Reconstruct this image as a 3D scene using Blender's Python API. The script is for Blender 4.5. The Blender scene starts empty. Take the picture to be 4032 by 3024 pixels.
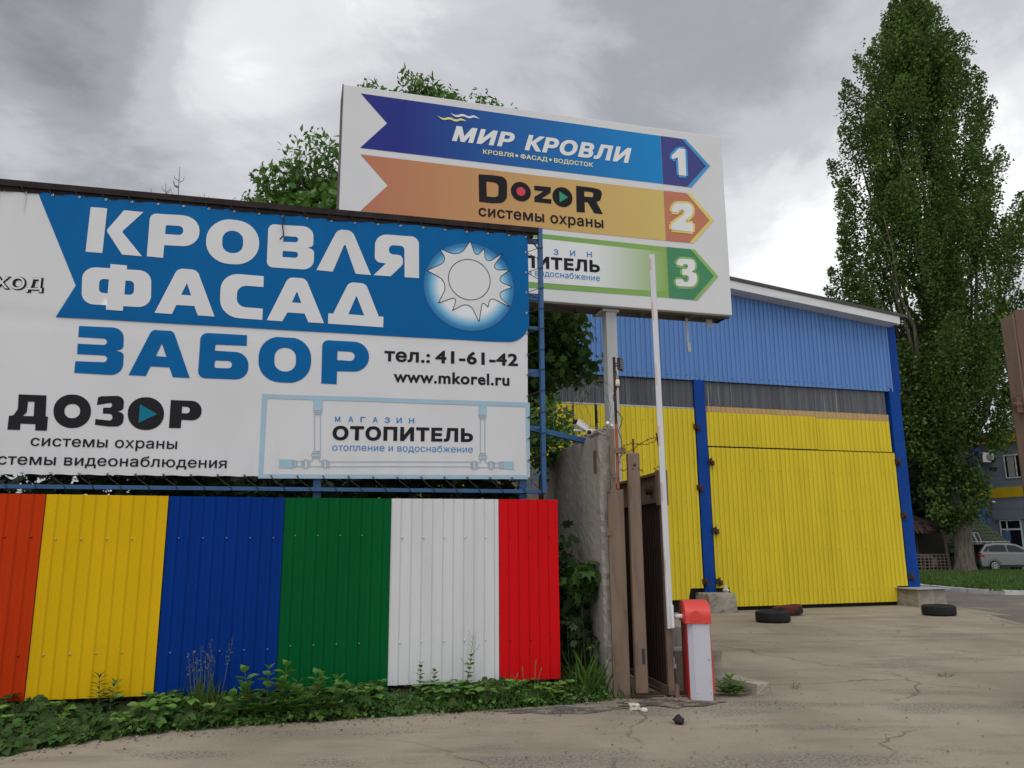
import bpy, bmesh, math, random
import numpy as np
from mathutils import Vector, Matrix, Euler
from mathutils.geometry import delaunay_2d_cdt
random.seed(7); RNG = np.random.default_rng(7)
R = math.radians
S = bpy.context.scene
COL = S.collection

# ---------------------------------------------------------------- camera
cam_d = bpy.data.cameras.new('camera'); cam = bpy.data.objects.new('camera', cam_d); COL.objects.link(cam)
cam_d.sensor_width = 36.0; cam_d.lens = 36.0 * 3150.0 / 4032.0; cam_d.clip_end = 3000; cam_d.clip_start = 0.05
cam.matrix_world = Matrix.Translation((0, 0, 1.6)) @ Matrix.Rotation(R(90) + R(11.5335), 4, 'X') @ Matrix.Rotation(R(-0.4306), 4, 'Z')
S.camera = cam

# ---------------------------------------------------------------- exposure
S.view_settings.view_transform = 'Standard'; S.view_settings.look = 'None'
S.view_settings.exposure = 0.0; S.view_settings.gamma = 1.0; S.view_settings.use_curve_mapping = False

# ---------------------------------------------------------------- sky: overcast, broken cloud over a Nishita sky
SUN_EL, SUN_AZ = 60, -22
w = bpy.data.worlds.new('World'); S.world = w; w.use_nodes = True
wt = w.node_tree; wt.nodes.clear()
def wn(t, **k):
    n = wt.nodes.new(t)
    for a, b in k.items(): setattr(n, a, b)
    return n
def wl(a, b): wt.links.new(a, b)
sky = wn('ShaderNodeTexSky', sky_type='NISHITA', sun_disc=False, sun_elevation=R(SUN_EL), sun_rotation=R(180 + SUN_AZ))
bg_s = wn('ShaderNodeBackground'); bg_s.inputs['Strength'].default_value = 0.08; wl(sky.outputs[0], bg_s.inputs['Color'])
tc = wn('ShaderNodeTexCoord'); sep = wn('ShaderNodeSeparateXYZ'); wl(tc.outputs['Generated'], sep.inputs[0])
def wmath(op, a, b=None, c=None, clamp=False):
    n = wn('ShaderNodeMath', operation=op, use_clamp=clamp)
    for i, v in enumerate((a, b, c)):
        if v is None: continue
        if isinstance(v, (int, float)): n.inputs[i].default_value = v
        else: wl(v, n.inputs[i])
    return n.outputs[0]
zz = wmath('ADD', wmath('MAXIMUM', sep.outputs['Z'], 0.0), 0.42)
cmb = wn('ShaderNodeCombineXYZ'); wl(wmath('DIVIDE', sep.outputs['X'], zz), cmb.inputs['X']); wl(wmath('DIVIDE', sep.outputs['Y'], zz), cmb.inputs['Y'])
def wnoise(scale, detail, rough, off, dist=0.0):
    m = wn('ShaderNodeMapping'); m.inputs['Location'].default_value = off; wl(cmb.outputs[0], m.inputs['Vector'])
    n = wn('ShaderNodeTexNoise'); n.inputs['Scale'].default_value = scale; n.inputs['Detail'].default_value = detail
    n.inputs['Roughness'].default_value = rough; n.inputs['Distortion'].default_value = dist; wl(m.outputs[0], n.inputs['Vector'])
    return n.outputs['Fac']
n1 = wnoise(1.6, 9, .58, (3.1, 1.7, 0), .5); n2 = wn('ShaderNodeTexNoise'); n2.inputs['Scale'].default_value = 5.5; n2.inputs['Detail'].default_value = 9; n2.inputs['Roughness'].default_value = .6; n2.inputs['Distortion'].default_value = .5; mp2 = wn('ShaderNodeMapping'); mp2.inputs['Scale'].default_value = (1, 1, 1.7); mp2.inputs['Location'].default_value = (2.3, .4, 1.1); wl(tc.outputs['Generated'], mp2.inputs['Vector']); wl(mp2.outputs[0], n2.inputs['Vector']); n2 = n2.outputs['Fac']
dens = wmath('ADD', wmath('MULTIPLY', wmath('SUBTRACT', n1, .5), 1.0), wmath('MULTIPLY', wmath('SUBTRACT', n2, .5), .52))
# thin and thick places of this overcast, each a direction in the sky
def patch(d, width, amt):
    global dens
    v = Vector(d).normalized()
    dp = wn('ShaderNodeVectorMath', operation='DOT_PRODUCT'); wl(tc.outputs['Generated'], dp.inputs[0]); dp.inputs[1].default_value = v
    f = wmath('POWER', wmath('MAXIMUM', dp.outputs['Value'], 0.0), 2.0 / (width * width) )
    dens = wmath('ADD', dens, wmath('MULTIPLY', f, amt))
patch((-0.321, 0.793, 0.518), 0.085, 0.44)
patch((-0.196, 0.794, 0.575), 0.12, 0.2)
patch((-0.288, 0.847, 0.446), 0.2, 0.14)
patch((0.331, 0.872, 0.361), 0.2, 0.26)
patch((0.393, 0.816, 0.424), 0.16, 0.12)
patch((0.51, 0.748, 0.424), 0.14, 0.26)
patch((-0.455, 0.745, 0.488), 0.22, -0.31)
patch((-0.377, 0.752, 0.541), 0.14, -0.12)
patch((0.08, 0.828, 0.555), 0.24, -0.09)
patch((0.28, 0.811, 0.513), 0.12, -0.08)
patch((0.207, 0.797, 0.567), 0.18, -0.09)
patch((-0.508, 0.761, 0.403), 0.16, 0.08)
ramp = wn('ShaderNodeValToRGB'); wl(wmath('ADD', dens, .525), ramp.inputs['Fac'])
cr = ramp.color_ramp; cr.interpolation = 'EASE'
for p, c in ((.10, (.24, .25, .275)), (.34, (.40, .41, .445)), (.54, (.60, .61, .645)), (.74, (.86, .865, .89)), (.95, (1.2, 1.2, 1.21))):
    e = cr.elements.new(p); e.color = (*c, 1)
cr.elements.remove(cr.elements[0]); cr.elements.remove(cr.elements[-1])
# unseen sky behind the camera and overhead is brightened as added fill
back = wmath('MULTIPLY', sep.outputs['Y'], -1.0)
gain = wmath('ADD', wmath('MULTIPLY', wmath('MAXIMUM', wmath('ADD', back, .05), 0.0), 0.75), 1.0)
gain = wmath('ADD', gain, wmath('MULTIPLY', wmath('MAXIMUM', wmath('SUBTRACT', sep.outputs['Z'], .6), 0.0), 1.0))
bg_c = wn('ShaderNodeBackground'); wl(ramp.outputs[0], bg_c.inputs['Color']); wl(gain, bg_c.inputs['Strength'])
mx = wn('ShaderNodeMixShader'); mx.inputs[0].default_value = .93; wl(bg_s.outputs[0], mx.inputs[1]); wl(bg_c.outputs[0], mx.inputs[2])
wo = wn('ShaderNodeOutputWorld'); wl(mx.outputs[0], wo.inputs['Surface'])

sun_d = bpy.data.lights.new('sun', 'SUN'); sun_d.energy = 1.1; sun_d.angle = R(35); sun_d.color = (1, .965, .91)  # soft fill from behind the camera, added to balance the bright sky
sun = bpy.data.objects.new('sun', sun_d); COL.objects.link(sun); sun.rotation_euler = (R(90 - SUN_EL), 0, R(SUN_AZ)); sun.location = (0, 0, 30)

# ---------------------------------------------------------------- materials
def lin(c): return tuple(((v / 255 + .055) / 1.055) ** 2.4 if v / 255 > .04045 else v / 255 / 12.92 for v in c)
def mat(name, col, rough=.55, metal=0.0, var=.12, vs=2.0, stretch=(1, 1, 1), bump=0.0, bs=60.0, col2=None, c2=(.55, .7), c2s=3.0, c2st=(1, 1, 1), spec=.5, transl=0.0, island=0.0, coat=0.0, bst=(1, 1, 1)):
    m = bpy.data.materials.new(name); m.use_nodes = True; t = m.node_tree; b = t.nodes['Principled BSDF']
    def N(ty, **k):
        n = t.nodes.new(ty)
        for a, v in k.items(): setattr(n, a, v)
        return n
    L = t.links.new
    b.inputs['Roughness'].default_value = rough; b.inputs['Metallic'].default_value = metal
    b.inputs['Specular IOR Level'].default_value = spec; b.inputs['Coat Weight'].default_value = coat
    tcn = N('ShaderNodeTexCoord')
    def noise(scale, st, detail=6, rg=.6, loc=(0, 0, 0)):
        mp = N('ShaderNodeMapping'); mp.inputs['Scale'].default_value = st; mp.inputs['Location'].default_value = loc; L(tcn.outputs['Object'], mp.inputs['Vector'])
        n = N('ShaderNodeTexNoise'); n.inputs['Scale'].default_value = scale; n.inputs['Detail'].default_value = detail; n.inputs['Roughness'].default_value = rg
        L(mp.outputs[0], n.inputs['Vector']); return n.outputs['Fac']
    def mixc(f, a, c, ty='MIX'):
        n = N('ShaderNodeMix', data_type='RGBA', blend_type=ty)
        if isinstance(f, (int, float)): n.inputs[0].default_value = f
        else: L(f, n.inputs[0])
        for i, v in ((6, a), (7, c)):
            if isinstance(v, tuple): n.inputs[i].default_value = (*v[:3], 1)
            else: L(v, n.inputs[i])
        return n.outputs[2]
    def rampf(f, a, c):
        n = N('ShaderNodeMapRange'); n.interpolation_type = 'SMOOTHSTEP'; L(f, n.inputs[0]); n.inputs[1].default_value = a; n.inputs[2].default_value = c; return n.outputs[0]
    base = tuple(col)
    lo = tuple(c * (1 - var) for c in base); hi = tuple(min(1, c * (1 + var)) for c in base)
    out = mixc(rampf(noise(vs, stretch), .25, .75), lo, hi)
    if island:
        g = N('ShaderNodeNewGeometry'); hs = N('ShaderNodeHueSaturation'); L(out, hs.inputs['Color'])
        mr = N('ShaderNodeMapRange'); L(g.outputs['Random Per Island'], mr.inputs[0]); mr.inputs[3].default_value = 1 - island; mr.inputs[4].default_value = 1 + island; L(mr.outputs[0], hs.inputs['Value'])
        mh = N('ShaderNodeMapRange'); wnz = N('ShaderNodeTexWhiteNoise', noise_dimensions='1D'); L(g.outputs['Random Per Island'], wnz.inputs['W']); L(wnz.outputs['Value'], mh.inputs[0]); mh.inputs[3].default_value = .475; mh.inputs[4].default_value = .515; L(mh.outputs[0], hs.inputs['Hue'])
        out = hs.outputs[0]
    if col2:
        out = mixc(rampf(noise(c2s, c2st, 8, .65, (5, 3, 1)), c2[0], c2[1]), out, tuple(col2))
    L(out, b.inputs['Base Color'])
    if bump:
        bn = N('ShaderNodeBump'); bn.inputs['Strength'].default_value = bump; bn.inputs['Distance'].default_value = .01
        L(noise(bs, bst, 5, .6), bn.inputs['Height']); L(bn.outputs[0], b.inputs['Normal'])
    if transl:
        tr = N('ShaderNodeBsdfTranslucent'); L(mixc(.5, out, (base[0] * 1.8, base[1] * 1.7, base[2])), tr.inputs['Color'])
        ms = N('ShaderNodeMixShader'); ms.inputs[0].default_value = transl
        o = t.nodes['Material Output']; L(b.outputs[0], ms.inputs[1]); L(tr.outputs[0], ms.inputs[2]); L(ms.outputs[0], o.inputs['Surface'])
    return m
def grad_mat(name, x0, c0, x1, c1, rough=.5):
    """print whose ink runs from one colour to another along local x"""
    m = bpy.data.materials.new(name); m.use_nodes = True; t = m.node_tree; b = t.nodes['Principled BSDF']; b.inputs['Roughness'].default_value = rough; b.inputs['Specular IOR Level'].default_value = .15
    tcn = t.nodes.new('ShaderNodeTexCoord'); sp = t.nodes.new('ShaderNodeSeparateXYZ'); t.links.new(tcn.outputs['Object'], sp.inputs[0])
    mr = t.nodes.new('ShaderNodeMapRange'); t.links.new(sp.outputs['X'], mr.inputs[0]); mr.inputs[1].default_value = x0; mr.inputs[2].default_value = x1
    mxn = t.nodes.new('ShaderNodeMix'); mxn.data_type = 'RGBA'; t.links.new(mr.outputs[0], mxn.inputs[0])
    mxn.inputs[6].default_value = (*c0, 1); mxn.inputs[7].default_value = (*c1, 1); t.links.new(mxn.outputs[2], b.inputs['Base Color'])
    return m

# ---------------------------------------------------------------- object helpers
def tag(o, label=None, cat=None, group=None, kind=None):
    if label: o['label'] = label
    if cat: o['category'] = cat
    if group: o['group'] = group
    if kind: o['kind'] = kind
    return o
def empty(name, loc=(0, 0, 0), rz=0.0, label=None, cat=None, group=None):
    o = bpy.data.objects.new(name, None); COL.objects.link(o); o.location = loc; o.rotation_euler = (0, 0, rz); o.empty_display_size = .1
    return tag(o, label, cat, group)
def link(name, me, m, parent=None, loc=(0, 0, 0), rz=0.0):
    o = bpy.data.objects.new(name, me); COL.objects.link(o)
    for x in (m if isinstance(m, (list, tuple)) else [m]): me.materials.append(x)
    if parent is not None: o.parent = parent
    o.location = loc; o.rotation_euler = (0, 0, rz)
    return o
class MB:
    """collects shapes for one mesh"""
    def __init__(s): s.v = []; s.f = []; s.mi = []; s.sm = []
    def add(s, vs, fs, mi=0, smooth=False):
        k = len(s.v); s.v += [tuple(v) for v in vs]
        for f in fs: s.f.append(tuple(k + i for i in f)); s.mi.append(mi); s.sm.append(smooth)
        return s
    def box(s, x0, x1, y0, y1, z0, z1, mi=0):
        vs = [(x, y, z) for z in (z0, z1) for y in (y0, y1) for x in (x0, x1)]
        return s.add(vs, [(0, 2, 3, 1), (4, 5, 7, 6), (0, 1, 5, 4), (2, 6, 7, 3), (0, 4, 6, 2), (1, 3, 7, 5)], mi)
    def bar(s, a, b, wx, wy, mi=0, up=(0, 0, 1)):
        a, b = Vector(a), Vector(b); d = (b - a).normalized(); u = Vector(up)
        if abs(d.dot(u)) > .95: u = Vector((0, 1, 0))
        x = d.cross(u).normalized(); y = x.cross(d).normalized()
        vs = [p + x * (i * wx / 2) + y * (j * wy / 2) for p in (a, b) for i, j in ((-1, -1), (1, -1), (1, 1), (-1, 1))]
        return s.add(vs, [(3, 2, 1, 0), (4, 5, 6, 7), (0, 1, 5, 4), (1, 2, 6, 5), (2, 3, 7, 6), (3, 0, 4, 7)], mi)
    def tube(s, pts, r, n=8, mi=0, cap=True):
        pts = [Vector(p) for p in pts]; rs = r if isinstance(r, (list, tuple)) else [r] * len(pts)
        vs, fs = [], []; prev = None
        for i, p in enumerate(pts):
            d = (pts[min(i + 1, len(pts) - 1)] - pts[max(i - 1, 0)]); d = d.normalized() if d.length > 1e-9 else Vector((0, 0, 1))
            if prev is None:
                u = Vector((0, 0, 1)) if abs(d.z) < .9 else Vector((1, 0, 0)); x = d.cross(u).normalized()
            else:
                x = (prev - d * prev.dot(d)); x = x.normalized() if x.length > 1e-6 else d.orthogonal().normalized()
            prev = x; y = d.cross(x)
            for k in range(n):
                a = 2 * math.pi * k / n; vs.append(p + (x * math.cos(a) + y * math.sin(a)) * rs[i])
        for i in range(len(pts) - 1):
            for k in range(n): fs.append((i * n + k, i * n + (k + 1) % n, (i + 1) * n + (k + 1) % n, (i + 1) * n + k))
        s.add(vs, fs, mi, n > 5)
        if cap: s.add(vs[:n], [tuple(reversed(range(n)))], mi); s.add(vs[-n:], [tuple(range(n))], mi)
        return s
    def lathe(s, prof, c=(0, 0, 0), n=24, mi=0, smooth=True, axis='z'):
        vs, fs = [], []
        for r, h in prof:
            for k in range(n):
                a = 2 * math.pi * k / n; p = (r * math.cos(a), r * math.sin(a), h)
                if axis == 'y': p = (p[0], p[2], p[1])
                if axis == 'x': p = (p[2], p[0], p[1])
                vs.append((p[0] + c[0], p[1] + c[1], p[2] + c[2]))
        for i in range(len(prof) - 1):
            for k in range(n): fs.append((i * n + k, i * n + (k + 1) % n, (i + 1) * n + (k + 1) % n, (i + 1) * n + k))
        return s.add(vs, fs, mi, smooth)
    def prism(s, pts, y0, y1, mi=0, axes='xz'):
        """polygon in xz pushed along y (axes 'xz'), in xy along z ('xy'), in yz along x ('yz')"""
        n = len(pts)
        mk = {'xz': lambda p, t: (p[0], t, p[1]), 'xy': lambda p, t: (p[0], p[1], t), 'yz': lambda p, t: (t, p[0], p[1])}[axes]
        vs = [mk(p, y0) for p in pts] + [mk(p, y1) for p in pts]
        return s.add(vs, [tuple(range(n)), tuple(reversed(range(n, 2 * n)))] + [(i, n + i, n + (i + 1) % n, (i + 1) % n) for i in range(n)], mi)
    def mesh(s, name='mesh', fix=True):
        me = bpy.data.meshes.new(name); me.from_pydata(s.v, [], s.f)
        me.polygons.foreach_set('material_index', s.mi); me.polygons.foreach_set('use_smooth', s.sm)
        if fix:
            bm = bmesh.new(); bm.from_mesh(me); bmesh.ops.recalc_face_normals(bm, faces=bm.faces); bm.to_mesh(me); bm.free()
        me.update(); return me
    def build(s, name, m, parent=None, loc=(0, 0, 0), rz=0.0, bevel=0.0, seg=2):
        o = link(name, s.mesh(name), m, parent, loc, rz)
        if bevel:
            md = o.modifiers.new('bevel', 'BEVEL'); md.width = bevel; md.segments = seg; md.limit_method = 'ANGLE'; md.angle_limit = R(40)
        return o

# flat artwork: outlines in local x,z filled as one sheet at a given y
def roundpoly(pts):
    out = []; n = len(pts)
    for i, p in enumerate(pts):
        P = Vector(p[:2]); r = p[2] if len(p) > 2 else 0
        if not r: out.append(P); continue
        A = Vector(pts[i - 1][:2]); B = Vector(pts[(i + 1) % n][:2]); a = A - P; b = B - P
        la, lb = a.length, b.length; ang = a.angle(b) if la > 1e-9 and lb > 1e-9 else math.pi
        t = min(r / max(math.tan(ang / 2), .05), la * .49, lb * .49)
        s, e = P + a.normalized() * t, P + b.normalized() * t
        k = 8
        for j in range(k + 1):
            q = j / k; wgt = .5523 * 1.0
            c1 = s + (P - s) * wgt; c2 = e + (P - e) * wgt
            out.append(s * (1 - q) ** 3 + c1 * 3 * q * (1 - q) ** 2 + c2 * 3 * q * q * (1 - q) + e * q ** 3)
    return out
def wind(pt, loop):
    x, y = pt; wv = 0; n = len(loop)
    for i in range(n):
        ax, ay = loop[i]; bx, by = loop[(i + 1) % n]
        if ay <= y:
            if by > y and (bx - ax) * (y - ay) - (x - ax) * (by - ay) > 0: wv += 1
        elif by <= y and (bx - ax) * (y - ay) - (x - ax) * (by - ay) < 0: wv -= 1
    return wv
def fill(loops, evenodd=True):
    vs, es, arr = [], [], []
    for lp in loops:
        k = len(vs); m = len(lp); vs += [Vector((p[0], p[1])) for p in lp]; es += [(k + i, k + (i + 1) % m) for i in range(m)]
        arr.append([(p[0], p[1]) for p in lp])
    V, E, F, *_ = delaunay_2d_cdt(vs, es, [], 0, 1e-5)
    boxes = [(min(p[0] for p in a), max(p[0] for p in a), min(p[1] for p in a), max(p[1] for p in a)) for a in arr]
    keep = []
    for f in F:
        c = (sum(V[i][0] for i in f) / len(f), sum(V[i][1] for i in f) / len(f))
        wv = sum((abs(wind(c, a)) if evenodd else wind(c, a)) for a, b in zip(arr, boxes) if b[0] <= c[0] <= b[1] and b[2] <= c[1] <= b[3])
        if (wv % 2 if evenodd else wv != 0): keep.append(tuple(f))
    return [(v[0], v[1]) for v in V], keep
class Art:
    def __init__(s): s.v = []; s.f = []
    def _put(s, V, F):
        k = len(s.v); s.v += V; s.f += [tuple(k + i for i in f) for f in F]
    def shapes(s, lst):
        for loops in lst: s._put(*fill([roundpoly(l) for l in loops]))
        return s
    def circle(s, c, r, n=48, hole=0):
        lp = [[(c[0] + r * math.cos(2 * math.pi * i / n), c[1] + r * math.sin(2 * math.pi * i / n)) for i in range(n)]]
        if hole: lp.append([(c[0] + hole * math.cos(2 * math.pi * i / n), c[1] + hole * math.sin(2 * math.pi * i / n)) for i in range(n)])
        s._put(*fill(lp)); return s
    def line(s, pts, wd):
        P = [Vector(p) for p in pts]; n = len(P)
        for i in range(n - 1):
            d = (P[i + 1] - P[i])
            if d.length < 1e-6: continue
            d.normalize(); q = Vector((-d.y, d.x)) * wd / 2
            s._put([tuple(P[i] + q), tuple(P[i] - q), tuple(P[i + 1] - q), tuple(P[i + 1] + q)], [(0, 1, 2, 3)])
        return s
    def text(s, t, grow=0.0):
        body, u0, z0, u1, z1, h, ref, off, sh = t
        lp = glyphs(body, off + grow); rf = glyphs(ref, off)
        ys = [p[1] for l in rf for p in l]; ky = h / (max(ys) - max(0, min(ys)))
        xs = [p[0] for l in glyphs(body, off) for p in l]; x0, x1 = min(xs), max(xs)
        kx = (math.hypot(u1 - u0, z1 - z0) - sh * h) / (x1 - x0); sl = (z1 - z0) / (u1 - u0)
        out = []
        for l in lp:
            q = []
            for x, y in l:
                X = (x - x0) * kx + sh * y * ky; q.append((u0 + X, z0 + y * ky + sl * X))
            out.append(q)
        s._put(*fill(out, False)); return s
    def build(s, name, m, parent, y, drape=None, grid=.2):
        bm = bmesh.new(); vs = [bm.verts.new((a, 0, b)) for a, b in s.v]
        for f in s.f:
            try: bm.faces.new([vs[i] for i in f])
            except ValueError: pass
        for f in bm.faces:
            f.normal_update()
            if f.normal.y > 0: f.normal_flip()
        if drape:
            for ax, co in ((0, Vector((1, 0, 0))), (2, Vector((0, 0, 1)))):
                lo = min(v.co[ax] for v in bm.verts); hi = max(v.co[ax] for v in bm.verts); k = math.floor(lo / grid) + 1
                while k * grid < hi:
                    bmesh.ops.bisect_plane(bm, geom=bm.verts[:] + bm.edges[:] + bm.faces[:], plane_co=co * k * grid, plane_no=co); k += 1
            for v in bm.verts: v.co.y += drape(v.co.x, v.co.z)
        for v in bm.verts: v.co.y += y
        me = bpy.data.meshes.new(name); bm.to_mesh(me); bm.free()
        if drape: me.polygons.foreach_set('use_smooth', [True] * len(me.polygons))
        return link(name, me, m, parent)
_gc = {}
def glyphs(body, off):
    k = (body, round(off, 4))
    if k in _gc: return _gc[k]
    cu = bpy.data.curves.new('glyph', 'FONT'); cu.body = body; cu.fill_mode = 'NONE'; cu.resolution_u = 4
    cu.space_character = 1.0 + off * 2.6
    o = bpy.data.objects.new('glyph', cu); COL.objects.link(o)
    dg = bpy.context.evaluated_depsgraph_get(); me = o.evaluated_get(dg).to_mesh()
    nxt = {}; V = [(v.co.x, v.co.y) for v in me.vertices]
    for e in me.edges: a, b = e.vertices; nxt.setdefault(a, []).append(b); nxt.setdefault(b, []).append(a)
    seen, loops = set(), []
    for i in range(len(V)):
        if i in seen or i not in nxt: continue
        lp = [i]; seen.add(i); cur = i
        # walk in index order so that outer and inner outlines keep their sense
        nb = nxt[i]; cur = i + 1 if (i + 1) in nb else nb[0]
        while cur not in seen:
            seen.add(cur); lp.append(cur); q = [x for x in nxt[cur] if x not in seen]
            if not q: break
            cur = q[0]
        loops.append([V[j] for j in lp])
    bpy.data.objects.remove(o); bpy.data.curves.remove(cu)
    if off:
        area = lambda l: sum(l[i - 1][0] * l[i][1] - l[i][0] * l[i - 1][1] for i in range(len(l)))
        res = []
        for l in loops:
            x0, x1 = min(p[0] for p in l), max(p[0] for p in l)      # loops of the same glyph share its column
            same = [k_ for k_ in loops if min(p[0] for p in k_) < (x0 + x1) / 2 < max(p[0] for p in k_)]
            sg = 1 if area(max(same, key=lambda k_: abs(area(k_)))) > 0 else -1
            pts = [p for i, p in enumerate(l) if math.hypot(p[0] - l[i - 1][0], p[1] - l[i - 1][1]) > 1e-5]; q = []
            for i, p in enumerate(pts):
                a, c = pts[i - 1], pts[(i + 1) % len(pts)]; d1 = Vector((p[0] - a[0], p[1] - a[1])).normalized(); d2 = Vector((c[0] - p[0], c[1] - p[1])).normalized()
                n1, n2 = Vector((d1.y, -d1.x)) * sg, Vector((d2.y, -d2.x)) * sg; m_ = n1 + n2
                m_ = m_ / max(m_.length_squared / 2, .45) if m_.length > 1e-4 else n1
                q.append((p[0] + m_.x * off, p[1] + m_.y * off))
            res.append(q)
        loops = res
    _gc[k] = loops; return loops

# corrugated sheet in the local xz plane, ribs towards -y
def corr(mb, x0, x1, z0, z1, pitch=.115, h=.008, flat=.52, slope=.10, mi=0, top=None, bot=None, rows=1, y=0.0, wob=0.0, wave=False):
    xs = []; x = x0
    if wave:
        n = int((x1 - x0) / pitch * 6); xs = [(x0 + (x1 - x0) * i / n, h * .5 * math.sin(2 * math.pi * (x1 - x0) * i / n / pitch)) for i in range(n + 1)]
    else:
        while x < x1 - 1e-4:
            for a, d in ((0, 0), (1 - flat - slope, 0), (1 - flat, 1), (1 - slope, 1)):
                xx = x + a * pitch
                if xx < x1: xs.append((xx, -h * d))
            x += pitch
        xs.append((x1, xs[-1][1]))
    T = top or (lambda q: z1); B = bot or (lambda q: z0); vs, fs = [], []; n = len(xs)
    for r in range(rows + 1):
        for xx, d in xs:
            zb, zt = B(xx), T(xx); z = zb + (zt - zb) * r / rows
            vs.append((xx, y + d + (wob * math.sin(xx * 3.1 + z * 1.7) * math.sin(z * 2.3 + xx) if wob else 0), z))
    for r in range(rows):
        for i in range(n - 1): fs.append((r * n + i, r * n + i + 1, (r + 1) * n + i + 1, (r + 1) * n + i))
    mb.add(vs, fs, mi, wave); return mb

# ---------------------------------------------------------------- foliage helpers
LEAF_DIAMOND = ([(0, 0, 0), (.5, .42, .06), (0, 1, 0), (-.5, .42, .06)], [(0, 1, 2, 3)])
LEAF_FOLD = ([(0, 0, 0), (.36, .3, .1), (.3, .65, .1), (0, 1, -.06), (-.3, .65, .1), (-.36, .3, .1), (0, .45, 0)], [(0, 1, 6), (1, 2, 6), (2, 3, 6), (3, 4, 6), (4, 5, 6), (5, 0, 6)])
LEAF_NARROW = ([(0, 0, 0), (.20, .38, .03), (0, 1, -.12), (-.20, .38, .03)], [(0, 1, 2, 3)])
LEAF_PALM = ([(0, 0, 0), (.28, -.08, 0), (.3, .2, .03), (.62, .22, -.05), (.4, .45, .03), (.45, .75, -.03), (.16, .62, .03), (0, 1, -.08), (-.16, .62, .03), (-.45, .75, -.03), (-.4, .45, .03), (-.62, .22, -.05), (-.3, .2, .03), (-.28, -.08, 0), (0, .35, -.02)],
             [(0, 1, 2, 14), (2, 3, 4, 14), (4, 5, 6, 14), (6, 7, 8, 14), (8, 9, 10, 14), (10, 11, 12, 14), (12, 13, 0, 14)])
BLADE = ([(-.03, 0, 0), (.03, 0, 0), (.022, .55, .05), (0, 1, .25), (-.022, .55, .05)], [(0, 1, 2, 4), (4, 2, 3)])
def leaves_mesh(name, pos, axis, size, tmpl, up=None, roll=.6, rng=RNG):
    pos = np.asarray(pos, float); n = len(pos); axis = np.asarray(axis, float); axis /= np.linalg.norm(axis, axis=1)[:, None] + 1e-9
    upv = np.tile(np.array([0, 0, 1.0]), (n, 1)) if up is None else np.asarray(up, float)
    upv = upv + rng.normal(0, roll, (n, 3))
    xa = np.cross(axis, upv); xa /= np.linalg.norm(xa, axis=1)[:, None] + 1e-9; za = np.cross(xa, axis)
    tv = np.array(tmpl[0]); k = len(tv); size = np.broadcast_to(np.asarray(size, float), (n,))
    V = pos[:, None, :] + size[:, None, None] * (tv[None, :, 0:1] * xa[:, None, :] + tv[None, :, 1:2] * axis[:, None, :] + tv[None, :, 2:3] * za[:, None, :])
    V = V.reshape(-1, 3)
    fl = [len(f) for f in tmpl[1]]; idx = np.concatenate([np.array(f) for f in tmpl[1]])
    loops = (idx[None, :] + (np.arange(n) * k)[:, None]).reshape(-1)
    tot = np.tile(np.array(fl), n); start = np.concatenate([[0], np.cumsum(tot)[:-1]])
    me = bpy.data.meshes.new(name); me.vertices.add(len(V)); me.vertices.foreach_set('co', V.astype(np.float32).reshape(-1))
    me.loops.add(len(loops)); me.loops.foreach_set('vertex_index', loops.astype(np.int32))
    me.polygons.add(len(tot)); me.polygons.foreach_set('loop_start', start.astype(np.int32)); me.polygons.foreach_set('loop_total', tot.astype(np.int32))
    me.update(calc_edges=True); return me
def rand_dirs(n, zlo=-1, zhi=1, rng=RNG):
    z = rng.uniform(zlo, zhi, n); a = rng.uniform(0, 2 * math.pi, n); r = np.sqrt(np.maximum(0, 1 - z * z)); return np.stack([r * np.cos(a), r * np.sin(a), z], 1)

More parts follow.
